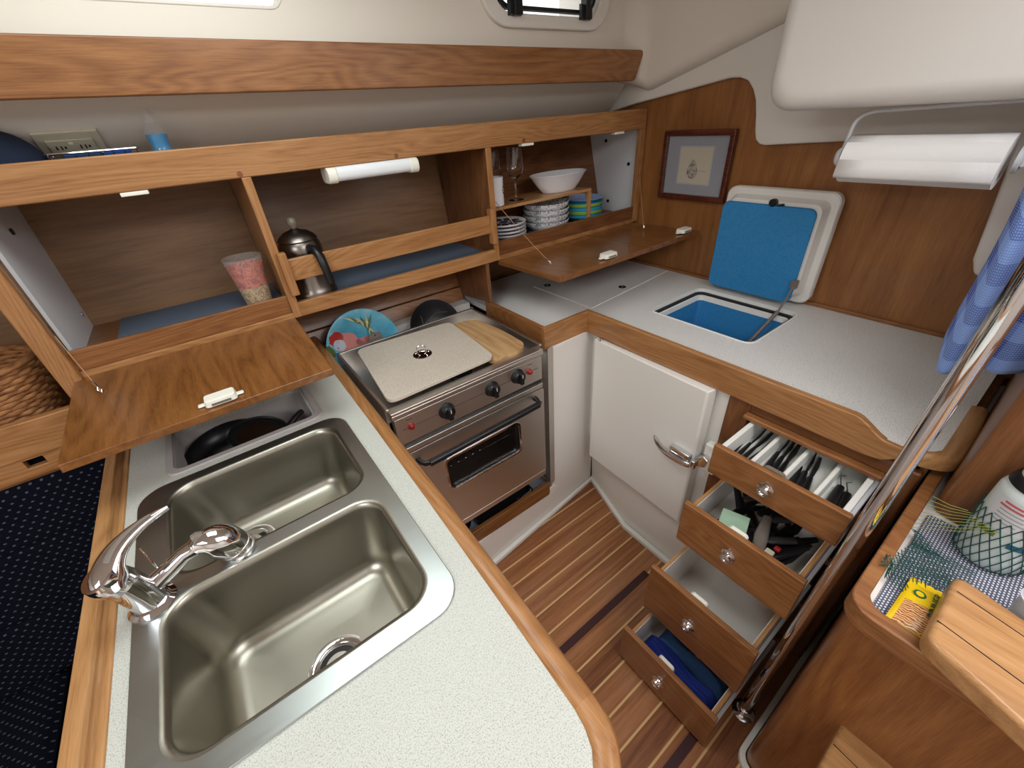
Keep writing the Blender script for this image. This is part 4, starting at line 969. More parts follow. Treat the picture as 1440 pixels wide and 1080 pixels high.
# upright of the companionway standing in the tray
g = G().prism([(1.086, -0.040), (1.068, -0.046), (1.063, -0.060), (1.058, -0.085), (1.060, -0.120), (1.060, -0.9), (1.80, -0.9), (1.80, -0.040)], 'z', 0.787, 1.45)
tag(obj('companionway_upright', g, 'dark_z', bevel=0.006), 'glossy brown upright panel at the back of the matted tray', 'panel')
def tread(name, pts, z, th, label, grooves):
    t = thing(name, label, 'step', (pts[0][0], pts[0][1], z-th), 'companionway steps')
    g = G().prism(roundpoly(pts, 0.022, 5), 'z', z-th, z); b = obj('board', g, 'oak_y', t, bevel=0.009, segs=4)
    g = G()
    for a, b2 in grooves: g.tube([(a[0], a[1], z-0.0002), (b2[0], b2[1], z-0.0002)], 0.0011, 5)
    obj('groove', g, 'darkholl', t)
    return t
tread('step', [(0.668, -0.104), (0.838, -0.104), (0.800, -0.26), (0.76, -0.70), (0.55, -0.70), (0.612, -0.26)], 0.860, 0.042, 'oak step with two grooves, above the matted tray', [((0.712, -0.107), (0.640, -0.50)), ((0.795, -0.113), (0.72, -0.50))])
tread('step', [(0.50, -0.112), (0.742, -0.112), (0.738, -0.26), (0.730, -0.70), (0.43, -0.70), (0.46, -0.26)], 0.430, 0.04, 'lower oak step with grooves, on the front of the engine box', [((0.585, -0.115), (0.53, -0.50)), ((0.665, -0.115), (0.63, -0.50))])
for o in [o for o in COL.objects if o.name.startswith('step')]: 
    if 'group' in o: del o['group']
# props carrying the upper step on the tray
obj('support', G().box(0.73, 0.76, -0.60, -0.22, 0.789, 0.818), 'oak_y', [o for o in COL.objects if o.name == 'step'][0])
# ---------------- noodle packet
pk = thing('noodle_packet', 'yellow noodle packet lying on the grey mesh mat', 'packet', (0.77, -0.09, 0.789))
O = Vector((0.712, -0.060, 0.800)); ux = Vector((0.112, -0.004, 0)); uy = Vector((0.004, -0.078, 0))
def PP(u, v, lift=0):
    e = min(u, 1-u)*2; b = 0.012*math.sin(PI*max(0, min(1, u)))**0.6*math.sin(PI*max(0, min(1, v)))**0.5 if 0 < u < 1 and 0 < v < 1 else 0
    p = O+ux*u+uy*v; return Vector((p.x, p.y, 0.7995+b+lift))
def PB(u, v):
    q = PP(u, v); return Vector((q.x, q.y, 0.7975-(q.z-0.7995)*0.6))
obj('wrapper', G().grid(lambda u, v: PP(u, v), 24, 18), 'yellow', pk, smooth=80)
obj('wrapper_back', G().grid(lambda u, v: PB(u, v), 24, 18), 'clearp', pk, smooth=80)
def zig(u0, u1):
    def P(u, v):
        uu = u0+(u1-u0)*u; p = O+ux*uu+uy*v; return Vector((p.x, p.y, 0.7985+0.0015*math.sin(v*40)))
    return P
obj('crimped_end', G().grid(zig(-0.10, 0.0), 3, 24), 'yellow', pk, smooth=80); obj('crimped_end', G().grid(zig(1.0, 1.12), 3, 24), 'yellow', pk, smooth=80)
k = NT('noodle_print'); v = k.coord(rnd=False); wv = k.n('ShaderNodeTexWave'); wv.inputs['Scale'].default_value = 70; wv.inputs['Distortion'].default_value = 9; k.l(v, wv.inputs[0])
k.col(k.ramp(wv.outputs[1], [(0.2, srgb((150, 82, 44))), (0.5, srgb((204, 140, 84))), (0.9, srgb((232, 190, 130)))])).set(rough=0.25); M['noodle'] = k.m
obj('noodle_picture', G().grid(lambda u, v: PP(0.02+0.50*u, 0.10+0.88*v, 0.0006), 16, 14), 'noodle', pk, smooth=80)
M['orange'] = plain('orange_ink', (206, 108, 62), rough=0.25)
obj('picture_edge', G().grid(lambda u, v: PP(0.02+0.40*u, 0.78+0.2*v, 0.0010), 12, 6), 'orange', pk, smooth=80)
obj('badge', G().lathe([(0.009, 0), (0.009, 0.0006)], PP(0.74, 0.26, 0.0012), (0, 0, 1), 20), 'green', pk)
obj('badge_centre', G().lathe([(0.0055, 0), (0.0055, 0.0005)], PP(0.74, 0.26, 0.0018), (0, 0, 1), 20), 'yellow', pk)
mt = frame(PP(0.60, 0.80, 0.0022), -uy*0.35+ux*1.0, -uy-ux*0.2)
mt = frame(PP(0.66, 0.80, 0.0028), uy*-0.15+ux, -uy)
obj('lettering', textg('DINNER', 0.017, frame(PP(0.62, 0.56, 0.003), (1.0, 0.05, 0.0), (-0.05, 1, 0))), 'green', pk, smooth=0)
# ---------------- jug in netting
jg = thing('cleaner_jug', 'white jug with black neck band standing in green netting on the mat', 'bottle', (1.005, -0.135, 0.789))
jc = (1.005, -0.137, 0.789)
jprof = [(0.030, 0), (0.040, 0.003), (0.047, 0.012), (0.049, 0.03), (0.049, 0.170), (0.046, 0.180), (0.040, 0.190), (0.036, 0.195)]
k = NT('jug_plastic'); k.col(srgb((206, 216, 214))).set(rough=0.35); M['jug'] = k.m
obj('body', G().lathe(jprof, jc, n=40), 'jug', jg, smooth=50)
obj('neck_band', G().lathe([(0.0425, 0.1865), (0.0445, 0.189), (0.040, 0.202), (0.036, 0.206)], jc, n=40), 'black', jg, smooth=50)
obj('cap', G().lathe([(0.034, 0.203), (0.035, 0.206), (0.035, 0.235), (0.032, 0.24)], jc, n=40), 'plastic', jg, smooth=50)
def onjug(a, z, l=0.0012, r=0.049): return (jc[0]+(r+l)*math.cos(a), jc[1]+(r+l)*math.sin(a), jc[2]+z)
g = G().grid(lambda u, v: onjug(PI-0.9+u*1.9, 0.105+0.065*v, 0.0008), 24, 6); lb2 = obj('label', g, 'panel_white', jg, smooth=80)
M['redink'] = plain('red_ink', (190, 92, 100), rough=0.5); M['greyink'] = plain('grey_ink', (150, 156, 160), rough=0.5); M['blueink'] = plain('blue_ink', (40, 92, 120), rough=0.5); M['olive'] = plain('olive_ink', (120, 130, 50), rough=0.5)
def arcline(a0, a1, z, h, mat, nm='printed_line'):
    obj(nm, G().grid(lambda u, v: onjug(a0+(a1-a0)*u, z+h*v, 0.0016), 14, 1), mat, lb2, smooth=80)
rd = random.Random(2)
for j in range(6): arcline(PI-0.75+rd.uniform(0, .1), PI+0.1+rd.uniform(-.2, .3), 0.160-0.008*j, 0.004 if j < 2 else 0.0022, 'redink' if j < 2 else 'greyink')
for j in range(5): arcline(PI+0.25, PI+0.8, 0.150-0.008*j, 0.004, 'redink')
arcline(PI-0.85, PI-0.3, 0.085, 0.010, 'olive'); arcline(PI+0.1, PI+0.6, 0.075, 0.012, 'blueink')
nt = thing('green_net', 'green plastic netting wrapped round the white jug and spread over the mat', 'netting', (0.96, -0.1, 0.789))
g = G()
for k_ in range(22):
    for sgn in (1, -1):
        a0 = 2*PI*k_/22; p = []
        for q in range(9):
            t_ = q/8; z = 0.006+0.120*t_; p.append(onjug(a0+sgn*t_*1.0, z, 0.0022, 0.047 if q == 0 else 0.049))
        g.tube(p, 0.0009, 4, False)
obj('jug_wrap', g, 'net', nt)
g = G(); rd = random.Random(11)
def netp(u, v):      # sheet draped from the jug foot over the mat to the tray rim
    x = 0.965-0.165*u-0.02*v; y = -0.030-0.105*v*(0.55+0.45*(1-u))-0.012*math.sin(5*u)
    z = 0.797+0.018*math.sin(3.1*u)*(1-v)+0.004*math.sin(17*u+6*v)+(0.024 if u > 0.85 and v < 0.25 else 0)
    return Vector((x, y, z))
for i in range(24):
    for sgn in (1, -1):
        p = []
        for q in range(15):
            t_ = q/14; v = t_; u = i/23+sgn*t_*0.42
            if 0 <= u <= 1: p.append(netp(u, v)+Vector((0, 0, 0.0015*sgn+rd.uniform(-.0006, .0006))))
        if len(p) > 1: g.tube(p, 0.0008, 4, False)
obj('loose_sheet', g, 'net', nt)
g = G()
for i in range(9):
    a = Vector((0.955, -0.125+0.006*i, 0.89+0.002*i)); b = Vector((0.925+0.003*i, -0.028, 0.835+0.009*i))
    g.tube([a, a.lerp(b, 0.5)-Vector((0, 0, 0.004)), b], 0.0006, 4, False)
obj('stretched_strand', g, 'olive', nt)
t = thing('plastic_cup', 'white plastic cup behind the upper oak step at the picture edge', 'cup', (0.87, -0.19, 0.789))
g = G().lathe([(0.020, 0), (0.022, 0.002), (0.027, 0.075), (0.029, 0.078), (0.0275, 0.079), (0.020, 0.004)], (0.865, -0.203, 0.789), n=28); obj('wall', g, 'panel_white', t, smooth=50)

# ================================================================ BULKHEAD OBJECTS
pf_ = thing('framed_print', 'small framed shell drawing with grey mat hanging on the bulkhead', 'picture', (1.85, 1.14, 1.21))
fo = [(0.978, 1.206), (1.305, 1.206), (1.305, 1.478), (0.978, 1.478)]
fi = [(1.000, 1.228), (1.283, 1.228), (1.283, 1.456), (1.000, 1.456)]
obj('frame', G().holed(fo, [fi], 1.822, 1.848, 'x'), wood('mahogany', (110, 56, 34), (84, 36, 22), (58, 22, 14), 'y', 0.3, 0.4), pf_, bevel=0.005, segs=3)
obj('mount', G().box(1.838, 1.842, 1.000, 1.283, 1.228, 1.456), plain('grey_mount', (150, 152, 160), rough=0.8), pf_, smooth=0)
obj('mount_edge', G().box(1.8365, 1.838, 1.062, 1.222, 1.268, 1.418), plain('pale_bevel', (186, 188, 190), rough=0.8), pf_, smooth=0)
obj('paper', G().box(1.8355, 1.837, 1.068, 1.216, 1.274, 1.412), plain('cream_paper', (214, 200, 170), rough=0.9), pf_, smooth=0)
k = NT('ink_drawing'); v = k.coord(rnd=False); n_ = k.noise(v, 90, 4, 0.7, 1.5)
k.col(k.ramp(n_, [(0.42, srgb((60, 52, 42))), (0.56, srgb((200, 186, 156)))])).set(rough=0.9)
dpt = [(1.150+0.026*math.cos(a)*(1 if math.sin(a) < 0 else 1-0.45*math.sin(a)), 1.322+0.030*math.sin(a)*(1.0 if math.sin(a) < 0 else 1.55)) for a in [2*PI*i/28 for i in range(28)]]
obj('shell_drawing', G().prism(dpt, 'x', 1.835, 1.8356), k.m, pf_, smooth=0)
obj('caption_line', G().box(1.835, 1.8356, 1.085, 1.120, 1.322, 1.325), plain('faint_ink', (176, 158, 130), rough=0.9), pf_, smooth=0)
obj('pane', G().box(1.832, 1.833, 1.000, 1.283, 1.228, 1.456), 'pictureglass', pf_, smooth=0)

ph = thing('paper_towel_holder', 'white under-shelf holder carrying the paper towel roll', 'holder', (1.6, 0.35, 1.38))
g = G().tube([(1.60, 0.528, 1.42), (1.60, 0.522, 1.47)]+bez([(1.60, 0.520, 1.49), (1.60, 0.516, 1.520), (1.60, 0.47, 1.524)], 6)+[(1.60, 0.30, 1.529), (1.60, 0.14, 1.533)], 0.005, 8); obj('wire_bracket', g, 'panel_white', ph)
g = G().lathe([(0.004, 0), (0.022, 0.002), (0.024, 0.010), (0.018, 0.016)], (1.60, 0.521, 1.413), (0, 1, 0), 24); obj('end_knob', g, 'panel_white', ph, smooth=50)
g = G().lathe([(0.024, 0), (0.030, 0.004), (0.030, 0.012)], (1.60, 0.155, 1.415), (0, 1, 0), 24); obj('end_cap', g, 'panel_white', ph, smooth=50)
g = G().box(1.575, 1.625, 0.148, 0.156, 1.40, 1.52); obj('arm', g, 'panel_white', ph, bevel=0.003)
# roll with its last sheet hanging down the front
rp = []
for i in range(30):
    a = 2*PI*i/30; rp.append((1.60+0.060*math.cos(a), 1.408+0.060*math.sin(a)))
t = thing('paper_towel_roll', 'white paper towel roll hanging under the cream deck moulding', 'paper towel', (1.6, 0.35, 1.35))
obj('roll', G().prism([(p[0], p[1]) for p in rp], 'y', 0.184, 0.508), 'paper', t, smooth=40)
g = G()
fr = [(1.60, 1.4685), (1.58, 1.4655), (1.565, 1.458), (1.546, 1.432), (1.537, 1.395), (1.534, 1.372), (1.540, 1.366), (1.552, 1.366)]
g.loft([[Vector((x, y, z)) for x, z in fr] for y in (0.183, 0.26, 0.35, 0.44, 0.509)], closed=False)
obj('loose_sheet', g, 'paper', t, smooth=60, solid=0.0015)
# checked towel hanging near the pole
def TP(u, v):
    fold = 0.022*math.sin(u*11+1.5*v)+0.008*math.sin(u*19+3*v)
    y = -0.080+0.188*u+0.006*math.sin(6*v+u)-0.03*(v**6)*max(0, u-0.6)
    low = 1.000+0.085*abs(u-0.84)**1.1+(0.07*max(0, u-0.90)/0.10)
    return (1.30+fold, y, 1.62-(1.62-low)*v)
tw = obj('dish_towel', G().grid(TP, 48, 50, uvscale=(0.30, 0.60)), 'towel', smooth=80, solid=0.003)
tag(tw, 'blue and white checked dish towel hanging behind the chrome pole', 'towel')
tag(obj('towel_hook', G().tube([(1.30, -0.02, 1.70), (1.30, -0.02, 1.63), (1.28, -0.02, 1.615), (1.275, -0.02, 1.63)], 0.004, 8), 'chrome'), 'small chrome hook holding the checked towel', 'hook')

# ================================================================ CABINET CONTENTS
SZ = 1.1152
kt = thing('kettle', 'dark steel coffee pot with black handle in the middle bay', 'kettle', (0.245, 1.50, SZ))
kc = (0.248, 1.505, SZ)
g = G().lathe([(0.066, 0), (0.072, 0.003), (0.0735, 0.012), (0.070, 0.022), (0.066, 0.030), (0.064, 0.10), (0.0645, 0.150), (0.062, 0.168), (0.056, 0.178)], kc, n=40); kb = obj('body', g, 'kettlesteel', kt, smooth=40)
g = G().lathe([(0.059, 0.178), (0.060, 0.181), (0.054, 0.190), (0.036, 0.203), (0.014, 0.210), (0.009, 0.213)], kc, n=40); kl = obj('lid', g, 'kettlesteel', kt, smooth=40)
g = G().lathe([(0.006, 0.211), (0.008, 0.216), (0.014, 0.223), (0.0155, 0.232), (0.013, 0.241), (0.006, 0.246)], kc, n=24); obj('glass_knob', g, plain('smoked_glass_knob', (150, 138, 124), rough=0.1, trans=0.4), kl, smooth=50)
g = G().tube([(0.262, 1.442, SZ+0.160), (0.270, 1.412, SZ+0.158), (0.276, 1.392, SZ+0.140), (0.280, 1.386, SZ+0.10), (0.283, 1.386, SZ+0.055)], [(0.011, 0.012), (0.013, 0.014), (0.014, 0.011), (0.013, 0.010), (0.012, 0.010)], 16); obj('handle', g, 'black', kt, smooth=60)
g = G().tube([(0.185, 1.49, SZ+0.12), (0.165, 1.485, SZ+0.145), (0.15+0.025, 1.48, SZ+0.16)], [0.012, 0.010, 0.008], 12)
# tumbler
tm = thing('tumbler', 'clear tumbler with orange and sand patterned band on the left shelf', 'cup', (0.075, 1.52, SZ))
tc = (0.080, 1.525, SZ)
g = G().lathe([(0.036, 0), (0.038, 0.002), (0.055, 0.150), (0.056, 0.158), (0.0545, 0.158), (0.036, 0.004)], tc, n=36); obj('wall', g, 'clearp', tm, smooth=50)
k = NT('tumbler_print_orange'); n_ = k.noise(k.coord(rnd=False), 55, 4, 0.7, 1); k.col(k.ramp(n_, [(0.42, srgb((150, 60, 40))), (0.55, srgb((208, 104, 76)))])).set(rough=0.35); a1 = k.m
k = NT('tumbler_print_sand'); n_ = k.noise(k.coord(rnd=False), 90, 4, 0.7, 1); k.col(k.ramp(n_, [(0.42, srgb((140, 108, 66))), (0.55, srgb((206, 174, 122)))])).set(rough=0.35); a2 = k.m
obj('lower_band', G().lathe([(0.0365, 0.006), (0.0430, 0.070), (0.0410, 0.070), (0.0350, 0.008)], tc, n=36), a2, tm, smooth=50)
obj('upper_band', G().lathe([(0.0430, 0.070), (0.0510, 0.135), (0.0490, 0.135), (0.0412, 0.070)], tc, n=36), a1, tm, smooth=50)
# mug, glasses, bowls, plates in the right bay
rk = thing('shelf_riser', 'small light wood riser shelf in the right bay carrying bowl and glasses', 'rack', (1.25, 1.57, 1.1125))
obj('board', G().box(0.966, 1.555, 1.478, 1.66, 1.258, 1.270), 'oak_x', rk, bevel=0.002); obj('leg', G().box(1.535, 1.555, 1.478, 1.50, 1.1125, 1.258), 'oak_z', rk, bevel=0.002); obj('leg', G().box(1.535, 1.555, 1.63, 1.65, 1.1125, 1.258), 'oak_z', rk, bevel=0.002); obj('leg', G().box(0.966, 0.986, 1.62, 1.64, 1.1125, 1.258), 'oak_z', rk, bevel=0.002)
RTOP = 1.2705
mg = thing('mug', 'white mug with a dark and yellow flower print on the riser', 'mug', (1.012, 1.51, RTOP))
mc = (1.032, 1.515, RTOP)
g = G().lathe([(0.030, 0), (0.034, 0.003), (0.035, 0.10), (0.036, 0.108), (0.0335, 0.108), (0.032, 0.006)], mc, n=36); mb = obj('body', g, 'ceramic', mg, smooth=50)
for i in range(8):
    a = 2*PI*i/8; ang = -0.85+0.25*math.cos(a); z = 0.060+0.014*math.sin(a)
    g = G().lathe([(0.0034, 0), (0.0034, 0.0006)], (mc[0]+0.0352*math.cos(ang), mc[1]+0.0352*math.sin(ang), mc[2]+z), (math.cos(ang), math.sin(ang), 0), 10); obj('petal', g, 'black', mb)
ang = -0.80; g = G().lathe([(0.006, 0), (0.006, 0.0006)], (mc[0]+0.0352*math.cos(ang), mc[1]+0.0352*math.sin(ang), mc[2]+0.060), (math.cos(ang), math.sin(ang), 0), 14); obj('flower_centre', g, 'yellow', mb)
def wine(c, lab):
    t = thing('wine_glass', lab, 'glass', c)
    g = G().lathe([(0.033, 0), (0.033, 0.0015), (0.008, 0.005), (0.004, 0.012), (0.0038, 0.075), (0.008, 0.082), (0.030, 0.100), (0.037, 0.125), (0.036, 0.165), (0.031, 0.200), (0.0300, 0.200), (0.0350, 0.165), (0.0358, 0.125), (0.029, 0.102), (0.006, 0.086)], c, n=36); obj('bowl_and_stem', g, 'glass', t, smooth=60); return t
wine((1.165, 1.55, RTOP), 'stemmed wine glass standing on the riser behind the mug, in front')
wine((1.085, 1.60, RTOP), 'stemmed wine glass half hidden behind the front one')
t = thing('serving_bowl', 'large white oval bowl standing on the wooden riser', 'bowl', (1.425, 1.56, RTOP))
g = G().lathe([(0.082, 0), (0.086, 0.004), (0.112, 0.034), (0.138, 0.070), (0.144, 0.074), (0.141, 0.076), (0.134, 0.071), (0.108, 0.036), (0.082, 0.008)], (0, 0, 0), n=48)
g.xf(Matrix.Translation((1.425, 1.565, RTOP)) @ Matrix.Diagonal((1.10, 0.62, 1, 1))); obj('dish', g, 'ceramic', t, smooth=60)
M['slate'] = plain('slate_glaze', (66, 70, 84), rough=0.2)
def plate(c, r, h, lab, pattern=True, grp='stack of small plates in the right bay', mat='ceramic'):
    t = thing('small_plate', lab, 'plate', c, grp)
    g = G().lathe([(r*0.6, 0), (r*0.92, 0.004), (r, h), (r*1.0, h+0.002), (r*0.97, h+0.002), (r*0.88, 0.007), (0.001, 0.006)], c, n=40); d = obj('dish', g, mat, t, smooth=50)
    if pattern:
        for i in range(9):
            a = 2*PI*i/9; e = []
            for q in range(14):
                b = 2*PI*q/14; x = r*0.58+r*0.28*math.cos(b); y = r*0.16*math.sin(b); e.append((c[0]+x*math.cos(a)-y*math.sin(a), c[1]+x*math.sin(a)+y*math.cos(a)))
            obj('petal', G().prism(e, 'z', c[2]+0.0075, c[2]+0.0085), 'slate', d, smooth=0)
        obj('petal_centre', G().lathe([(r*0.2, 0.0075), (r*0.2, 0.0088)], c, n=20), 'slate', d)
    return t
for j in range(6): plate((1.085, 1.545, 1.1125+0.0145*j), 0.097, 0.011, 'small white plate, '+['lowest', 'second from below', 'third from below', 'fourth from below', 'just under the topmost'][min(j, 4)]+' in the left stack of the right bay' if j < 5 else 'topmost small white plate, painted with a slate flower, in the stack', j == 5)
plate((1.235, 1.60, 1.1125), 0.07, 0.010, 'dark patterned small plate peeping out behind the white plate stack', True, None, 'slate')
k = NT('grey_scroll_glaze'); v = k.coord(rnd=False); n_ = k.noise(v, 60, 2, 0.4, 2.5)
k.col(k.ramp(n_, [(0.40, srgb((120, 122, 128))), (0.47, srgb((236, 236, 238)))])).set(rough=0.2); M['scroll'] = k.m
def cbowl(c, r, h, mat, lab, grp, band=None):
    t = thing('cereal_bowl', lab, 'bowl', c, grp)
    g = G().lathe([(r*0.5, 0), (r*0.72, 0.006), (r*0.95, h*0.65), (r, h), (r*0.975, h+0.001), (r*0.92, h*0.65), (r*0.68, 0.012), (0.001, 0.010)], c, n=40)
    obj('dish', g, mat, t, smooth=50)
    if band:
        g = G().lathe([(r*0.957, h*0.62), (r*1.004, h*0.97), (r*1.001, h*0.97), (r*0.953, h*0.62)], c, n=40, closed_profile=True); obj('rim_band', g, band, t, smooth=50)
    return t
for j in range(4): cbowl((1.345, 1.565, 1.1125+0.026*j), 0.108, 0.045, 'scroll', 'scroll-patterned white bowl, '+['lowest', 'second from below', 'just under the topmost'][min(j, 2)]+' in the stack under the riser' if j < 3 else 'topmost scroll-patterned white bowl under the riser', 'scroll bowls')
M['teal'] = plain('teal_melamine', (22, 92, 122), rough=0.3); M['lime'] = plain('lime_melamine', (150, 182, 70), rough=0.3); M['aqua'] = plain('aqua_melamine', (60, 160, 190), rough=0.3); M['lilac'] = plain('lilac_melamine', (160, 180, 220), rough=0.3)
for j in range(5): cbowl((1.59, 1.57, 1.1125+0.0165*j), 0.100, 0.040, ['teal', 'aqua', 'teal', 'aqua', 'lilac'][j], 'striped melamine bowl in the stack by the white end panel, '+['lowest', 'second from below', 'third from below', 'fourth from below', 'topmost'][j], 'striped melamine bowls', ['aqua', 'lime', 'aqua', 'lime', 'teal'][j])

# ================================================================ SHELF ABOVE THE CABINET
TZ = 1.5035
def yl(z): return 1.69-(z-1.497)*0.936      # inner face of the slanting liner
nrm = Vector((0, -1, -0.936)).normalized(); upv = Vector((0, -0.936, 1)).normalized()
t = thing('wall_socket', 'ivory double power socket with test button on the slanted liner', 'socket', (-0.16, yl(1.57), 1.55))
F0 = frame((-0.165, yl(1.590), 1.590), (1, 0, 0), upv)
def fbox(g, x0, x1, y0, y1, z0, z1):
    s = len(g.v); g.box(x0, x1, y0, y1, z0, z1); g.xf(F0, s); return g
obj('plate', fbox(G(), -0.062, 0.062, -0.045, 0.045, 0, 0.007), 'ivory', t, bevel=0.003)
obj('receptacle', fbox(G(), -0.045, 0.045, -0.020, 0.026, 0.007, 0.011), 'ivory', t, bevel=0.002)
g = G()
for x in (-0.026, 0.020):
    fbox(g, x-0.006, x-0.003, 0.000, 0.011, 0.011, 0.0115); fbox(g, x+0.003, x+0.006, 0.000, 0.011, 0.011, 0.0115); fbox(g, x+0.010, x+0.014, 0.003, 0.009, 0.011, 0.0115)
obj('slots', g, 'black', t, smooth=0)
g = fbox(G(), -0.004, 0.004, 0.014, 0.019, 0.011, 0.0125); fbox(g, -0.006, 0.006, -0.016, -0.010, 0.011, 0.0125); obj('test_button', g, 'plastic', t)
t = thing('wire_basket', 'small chrome wire basket behind the cabinet rail by the socket', 'basket', (-0.125, 1.53, TZ))
g = G(); rx0, rx1, ry0, ry1, rz1 = -0.212, -0.036, 1.500, 1.550, 1.575
g.tube([(rx0+0.006, ry0, rz1), (rx1-0.006, ry0, rz1), (rx1, ry0+0.006, rz1), (rx1, ry1-0.006, rz1), (rx1-0.006, ry1, rz1), (rx0+0.006, ry1, rz1), (rx0, ry1-0.006, rz1), (rx0, ry0+0.006, rz1), (rx0+0.006, ry0, rz1)], 0.0026, 8)
for i in range(8):
    x = rx0+0.006+(rx1-rx0-0.012)*i/7
    g.tube([(x, ry0, rz1), (x, ry0+0.006, TZ+0.002), (x, ry1-0.006, TZ+0.002), (x, ry1, rz1)], 0.0013, 6)
obj('wires', g, 'chrome', t)
def sponge(x0, x1, mat, lab, nm='sponge'):
    g = G().box(x0, x1, 1.510, 1.542, TZ+0.005, TZ+0.070); return tag(obj(nm, g, mat, bevel=0.005, segs=3), lab, 'sponge')
sponge(-0.185, -0.112, M['denim'], 'pale blue sponge at the left in the wire basket'); sponge(-0.108, -0.055, plain('bright_blue_foam', (40, 90, 180), rough=0.9), 'bright blue sponge at the right in the wire basket')
t = thing('dish_soap_bottle', 'clear waisted bottle of blue washing-up liquid on the top shelf', 'bottle', (0.01, 1.545, TZ))
bc = (0.010, 1.535, TZ)
g = G().lathe([(0.027, 0), (0.029, 0.004), (0.028, 0.035), (0.022, 0.062), (0.0205, 0.075), (0.024, 0.092), (0.024, 0.104), (0.016, 0.116), (0.011, 0.121)], bc, n=32); obj('shell', g, 'clearp', t, smooth=60)
g = G().lathe([(0.0265, 0.002), (0.0275, 0.006), (0.0268, 0.035), (0.0208, 0.062), (0.0193, 0.075), (0.0222, 0.092), (0.0222, 0.097)], bc, n=32); obj('liquid', g, plain('blue_liquid', (18, 138, 196), rough=0.15), t, smooth=60)
g = G().lathe([(0.012, 0.119), (0.013, 0.121), (0.013, 0.128), (0.009, 0.131), (0.007, 0.150), (0.004, 0.153)], bc, n=24); obj('cap', g, 'clearp', t, smooth=50)
g = G().grid(lambda u, v: (bc[0]+(0.0285-0.006*v)*math.cos(-1.9+0.9*u), bc[1]+(0.0285-0.006*v)*math.sin(-1.9+0.9*u), TZ+0.032+0.030*v), 10, 6); obj('label', g, 'panel_white', t, smooth=80)
# navy cap lying on the shelf at the left edge
def HP(u, v):
    a = 2*PI*u; r_ = math.sin(v*PI/2); 
    return (-0.300+0.088*math.cos(a)*r_, 1.535+0.055*math.sin(a)*r_, 1.552+0.078*math.cos(v*PI/2)+0.005*math.sin(3*a))
t = thing('navy_cap', 'navy blue fabric cap with a white tag at the left of the top shelf', 'cap', (-0.30, 1.535, TZ))
g = G().grid(HP, 40, 12); obj('crown', g, 'hat', t, smooth=80)
g = G().lathe([(0.60, 0), (1.0, 0.0), (1.02, 0.02), (1.0, 0.05), (0.60, 0.05)], (0, 0, 0), n=40); g.xf(Matrix.Translation((-0.300, 1.535, 1.540)) @ Matrix.Diagonal((0.090, 0.057, 0.30, 1))); obj('brim', g, 'hat', t, smooth=80)
g = G().prism([(-0.325, 1.585), (-0.292, 1.606), (-0.280, 1.594), (-0.325, 1.578)], 'y', 1.478, 1.481); obj('tag', g, 'panel_white', t)
def GPf(u, v): return (-0.31+0.13*u, 1.50+0.05*v, TZ+0.004+0.052*math.sin(PI*min(1, v+0.25))*math.sin(PI*u)**0.5+0.006*math.sin(12*u))
tag(obj('green_cloth', G().grid(GPf, 24, 10), plain('green_fabric', (60, 120, 84), rough=0.9), smooth=80, solid=0.003), 'crumpled green cloth under the navy cap', 'cloth')

# ================================================================ LEFT: OPEN SHELF, WICKER BASKET, SETTEE
ls = thing('open_shelf', 'teak shelf with slotted front board left of the cabinet', 'shelf', (-1.2, 1.55, 0.86))
def slotted(z0, z1, slots):
    return G().holed([(-2.2, z0), (-0.382, z0), (-0.382, z1), (-2.2, z1)], [[(a, c), (b, c), (b, d), (a, d)] for a, b, c, d in slots], 1.405, 1.425, 'y')
obj('front_board', G().box(-2.2, -0.382, 1.400, 1.425, 0.925, 1.022), 'teak_x', ls, bevel=0.003)
obj('slotted_board', slotted(0.866, 0.925, [(-0.580, -0.542, 0.894, 0.918), (-0.79, -0.75, 0.894, 0.918), (-1.0, -0.96, 0.894, 0.918)]), 'teak_x', ls, bevel=0.002)
obj('shelf_board', G().box(-2.2, -0.382, 1.425, 1.80, 0.935, 0.950), 'dark_x', ls, smooth=0)
obj('back_board', G().prism([(1.79, 0.95), (1.835, 1.488), (1.845, 1.488), (1.80, 0.95)], 'x', -2.2, -0.39), 'backply', ls, smooth=0)
obj('backing', G().box(-2.2, -0.382, 1.428, 1.434, 0.866, 0.934), 'navy', ls, smooth=0)
t = thing('wicker_basket', 'round woven wicker basket standing on the left open shelf', 'basket', (-0.58, 1.55, 0.951))
bc = (-0.600, 1.555, 0.951); prof = []
rings = []
for q in range(15):
    z = 0.012*q; r_ = 0.100+0.030*(q/14)**0.7; ring = []
    for i in range(64):
        a = 2*PI*i/64; ring.append((bc[0]+(r_+0.0045*math.sin(i*PI/2+PI*(q % 2)))*math.cos(a), bc[1]+(r_*0.92+0.0045*math.sin(i*PI/2+PI*(q % 2)))*math.sin(a), bc[2]+z+0.006))
    rings.append(ring)
wl = []
for q, ring in enumerate(rings):
    g = G().tube([Vector(p) for p in ring]+[Vector(ring[0])], 0.0062, 6, False); wl.append(g)
g = G()
for x in wl: g.add(x.v, x.f)
obj('woven_wall', g, 'wicker', t, smooth=60)
obj('bottom', G().lathe([(0.098, 0), (0.098, 0.006)], bc, n=40), 'wicker', t)
g = G()
for i in range(16):
    a = 2*PI*i/16; g.tube([(bc[0]+(0.100)*math.cos(a), bc[1]+0.092*math.sin(a), bc[2]), (bc[0]+0.130*math.cos(a), bc[1]+0.120*math.sin(a), bc[2]+0.178)], (0.0015), 6)
obj('stakes', g, 'wicker', t)
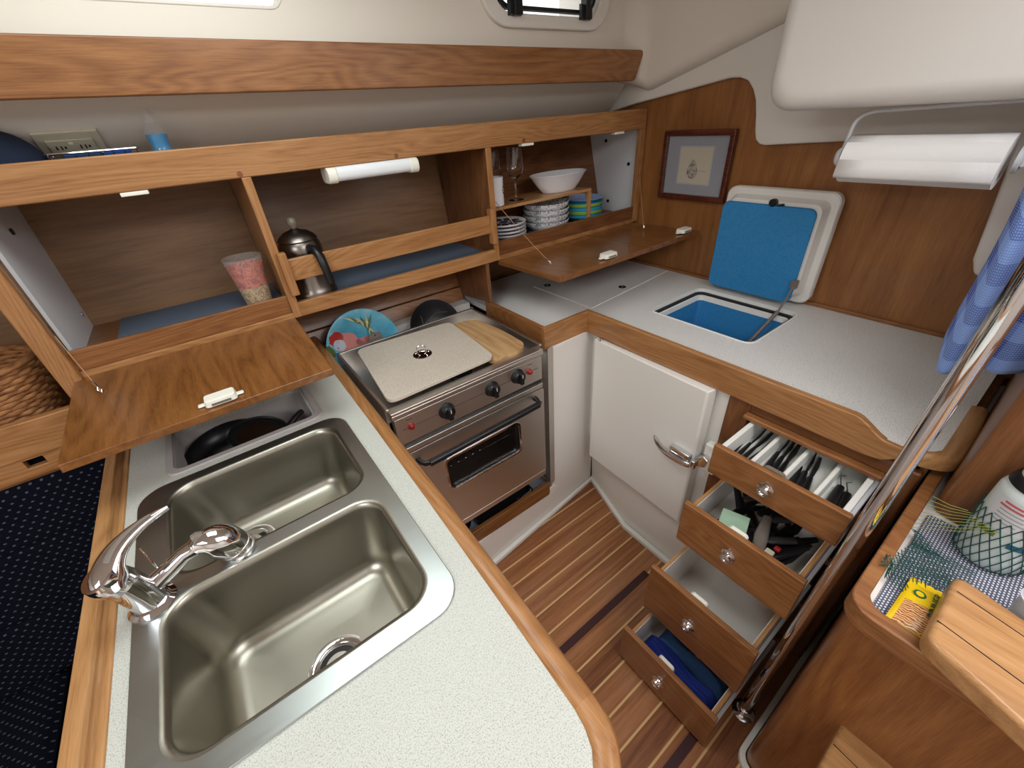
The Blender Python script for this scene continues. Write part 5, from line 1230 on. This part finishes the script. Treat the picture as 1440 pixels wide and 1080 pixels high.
g = G().tube([(bc[0]+0.131*math.cos(a), bc[1]+0.121*math.sin(a), bc[2]+0.184) for a in [2*PI*i/40 for i in range(41)]], 0.009, 8, False); obj('rim', g, 'wicker', t, smooth=60)
# settee
stt = thing('settee', 'navy settee with small pale dashes, left of the sink counter', 'settee', (-1.3, 1.0, FZ))
obj('base', G().box(-2.3, -0.42, 0.30, 1.24, FZ, 0.235), 'dark_x', stt)
def cush(name, P, nu, nv, uvs):
    g = G().grid(P, nu, nv, uvs); return obj(name, g, 'navy', stt, smooth=80)
def seatP(x0, x1):
    def P(u, v):
        e = min(u, 1-u)*(x1-x0)/0.03; f_ = min(v, 1-v)*0.95/0.03
        d = (1-min(1, e))**2+(1-min(1, f_))**2
        return (x0+(x1-x0)*u, 0.30+0.98*v, 0.350-0.022*d)
    return P
for a, b in ((-0.760, -0.415), (-1.50, -0.765), (-2.30, -1.505)):
    g = G().grid(seatP(a, b), 40, 60, (b-a, 0.98)); obj('seat_cushion', g, 'navy', stt, smooth=80)
    obj('cushion_side', G().box(a+0.004, b-0.004, 0.305, 1.27, 0.236, 0.330), 'navy', stt, smooth=0)
def backP(x0, x1):
    def P(u, v):
        e = min(u, 1-u)*(x1-x0)/0.03; f_ = min(v, 1-v)*0.6/0.03
        d = (1-min(1, e))**2+(1-min(1, f_))**2
        y = 1.235+0.135*v+0.02*d-0.012*math.sin(PI*v)
        # pleats of the tufted back
        p_ = 0.006*max(0, 1-abs((v-0.38)/0.02))+0.006*max(0, 1-abs((v-0.72)/0.02))
        return (x0+(x1-x0)*u, y+p_, 0.34+0.53*v)
    return P
for a, b in ((-1.10, -0.412), (-2.30, -1.105)):
    g = G().grid(backP(a, b), 40, 100, (b-a, 0.55)); obj('back_cushion', g, 'navy', stt, smooth=80)
obj('backrest_board', G().prism([(1.30, 0.235), (1.40, 0.866), (1.43, 0.866), (1.34, 0.235)], 'x', -2.3, -0.41), 'dark_x', stt, smooth=0)

# dark seams of the lift-out floor hatch
struct(obj('trim_3', G().box(0.30, 0.995, 0.530, 0.558, FZ+0.0002, FZ+0.0018), 'dark_strip', smooth=0))
struct(obj('trim_4', G().box(0.30, 1.0, 0.088, 0.116, FZ+0.0002, FZ+0.0018), 'dark_strip', smooth=0))
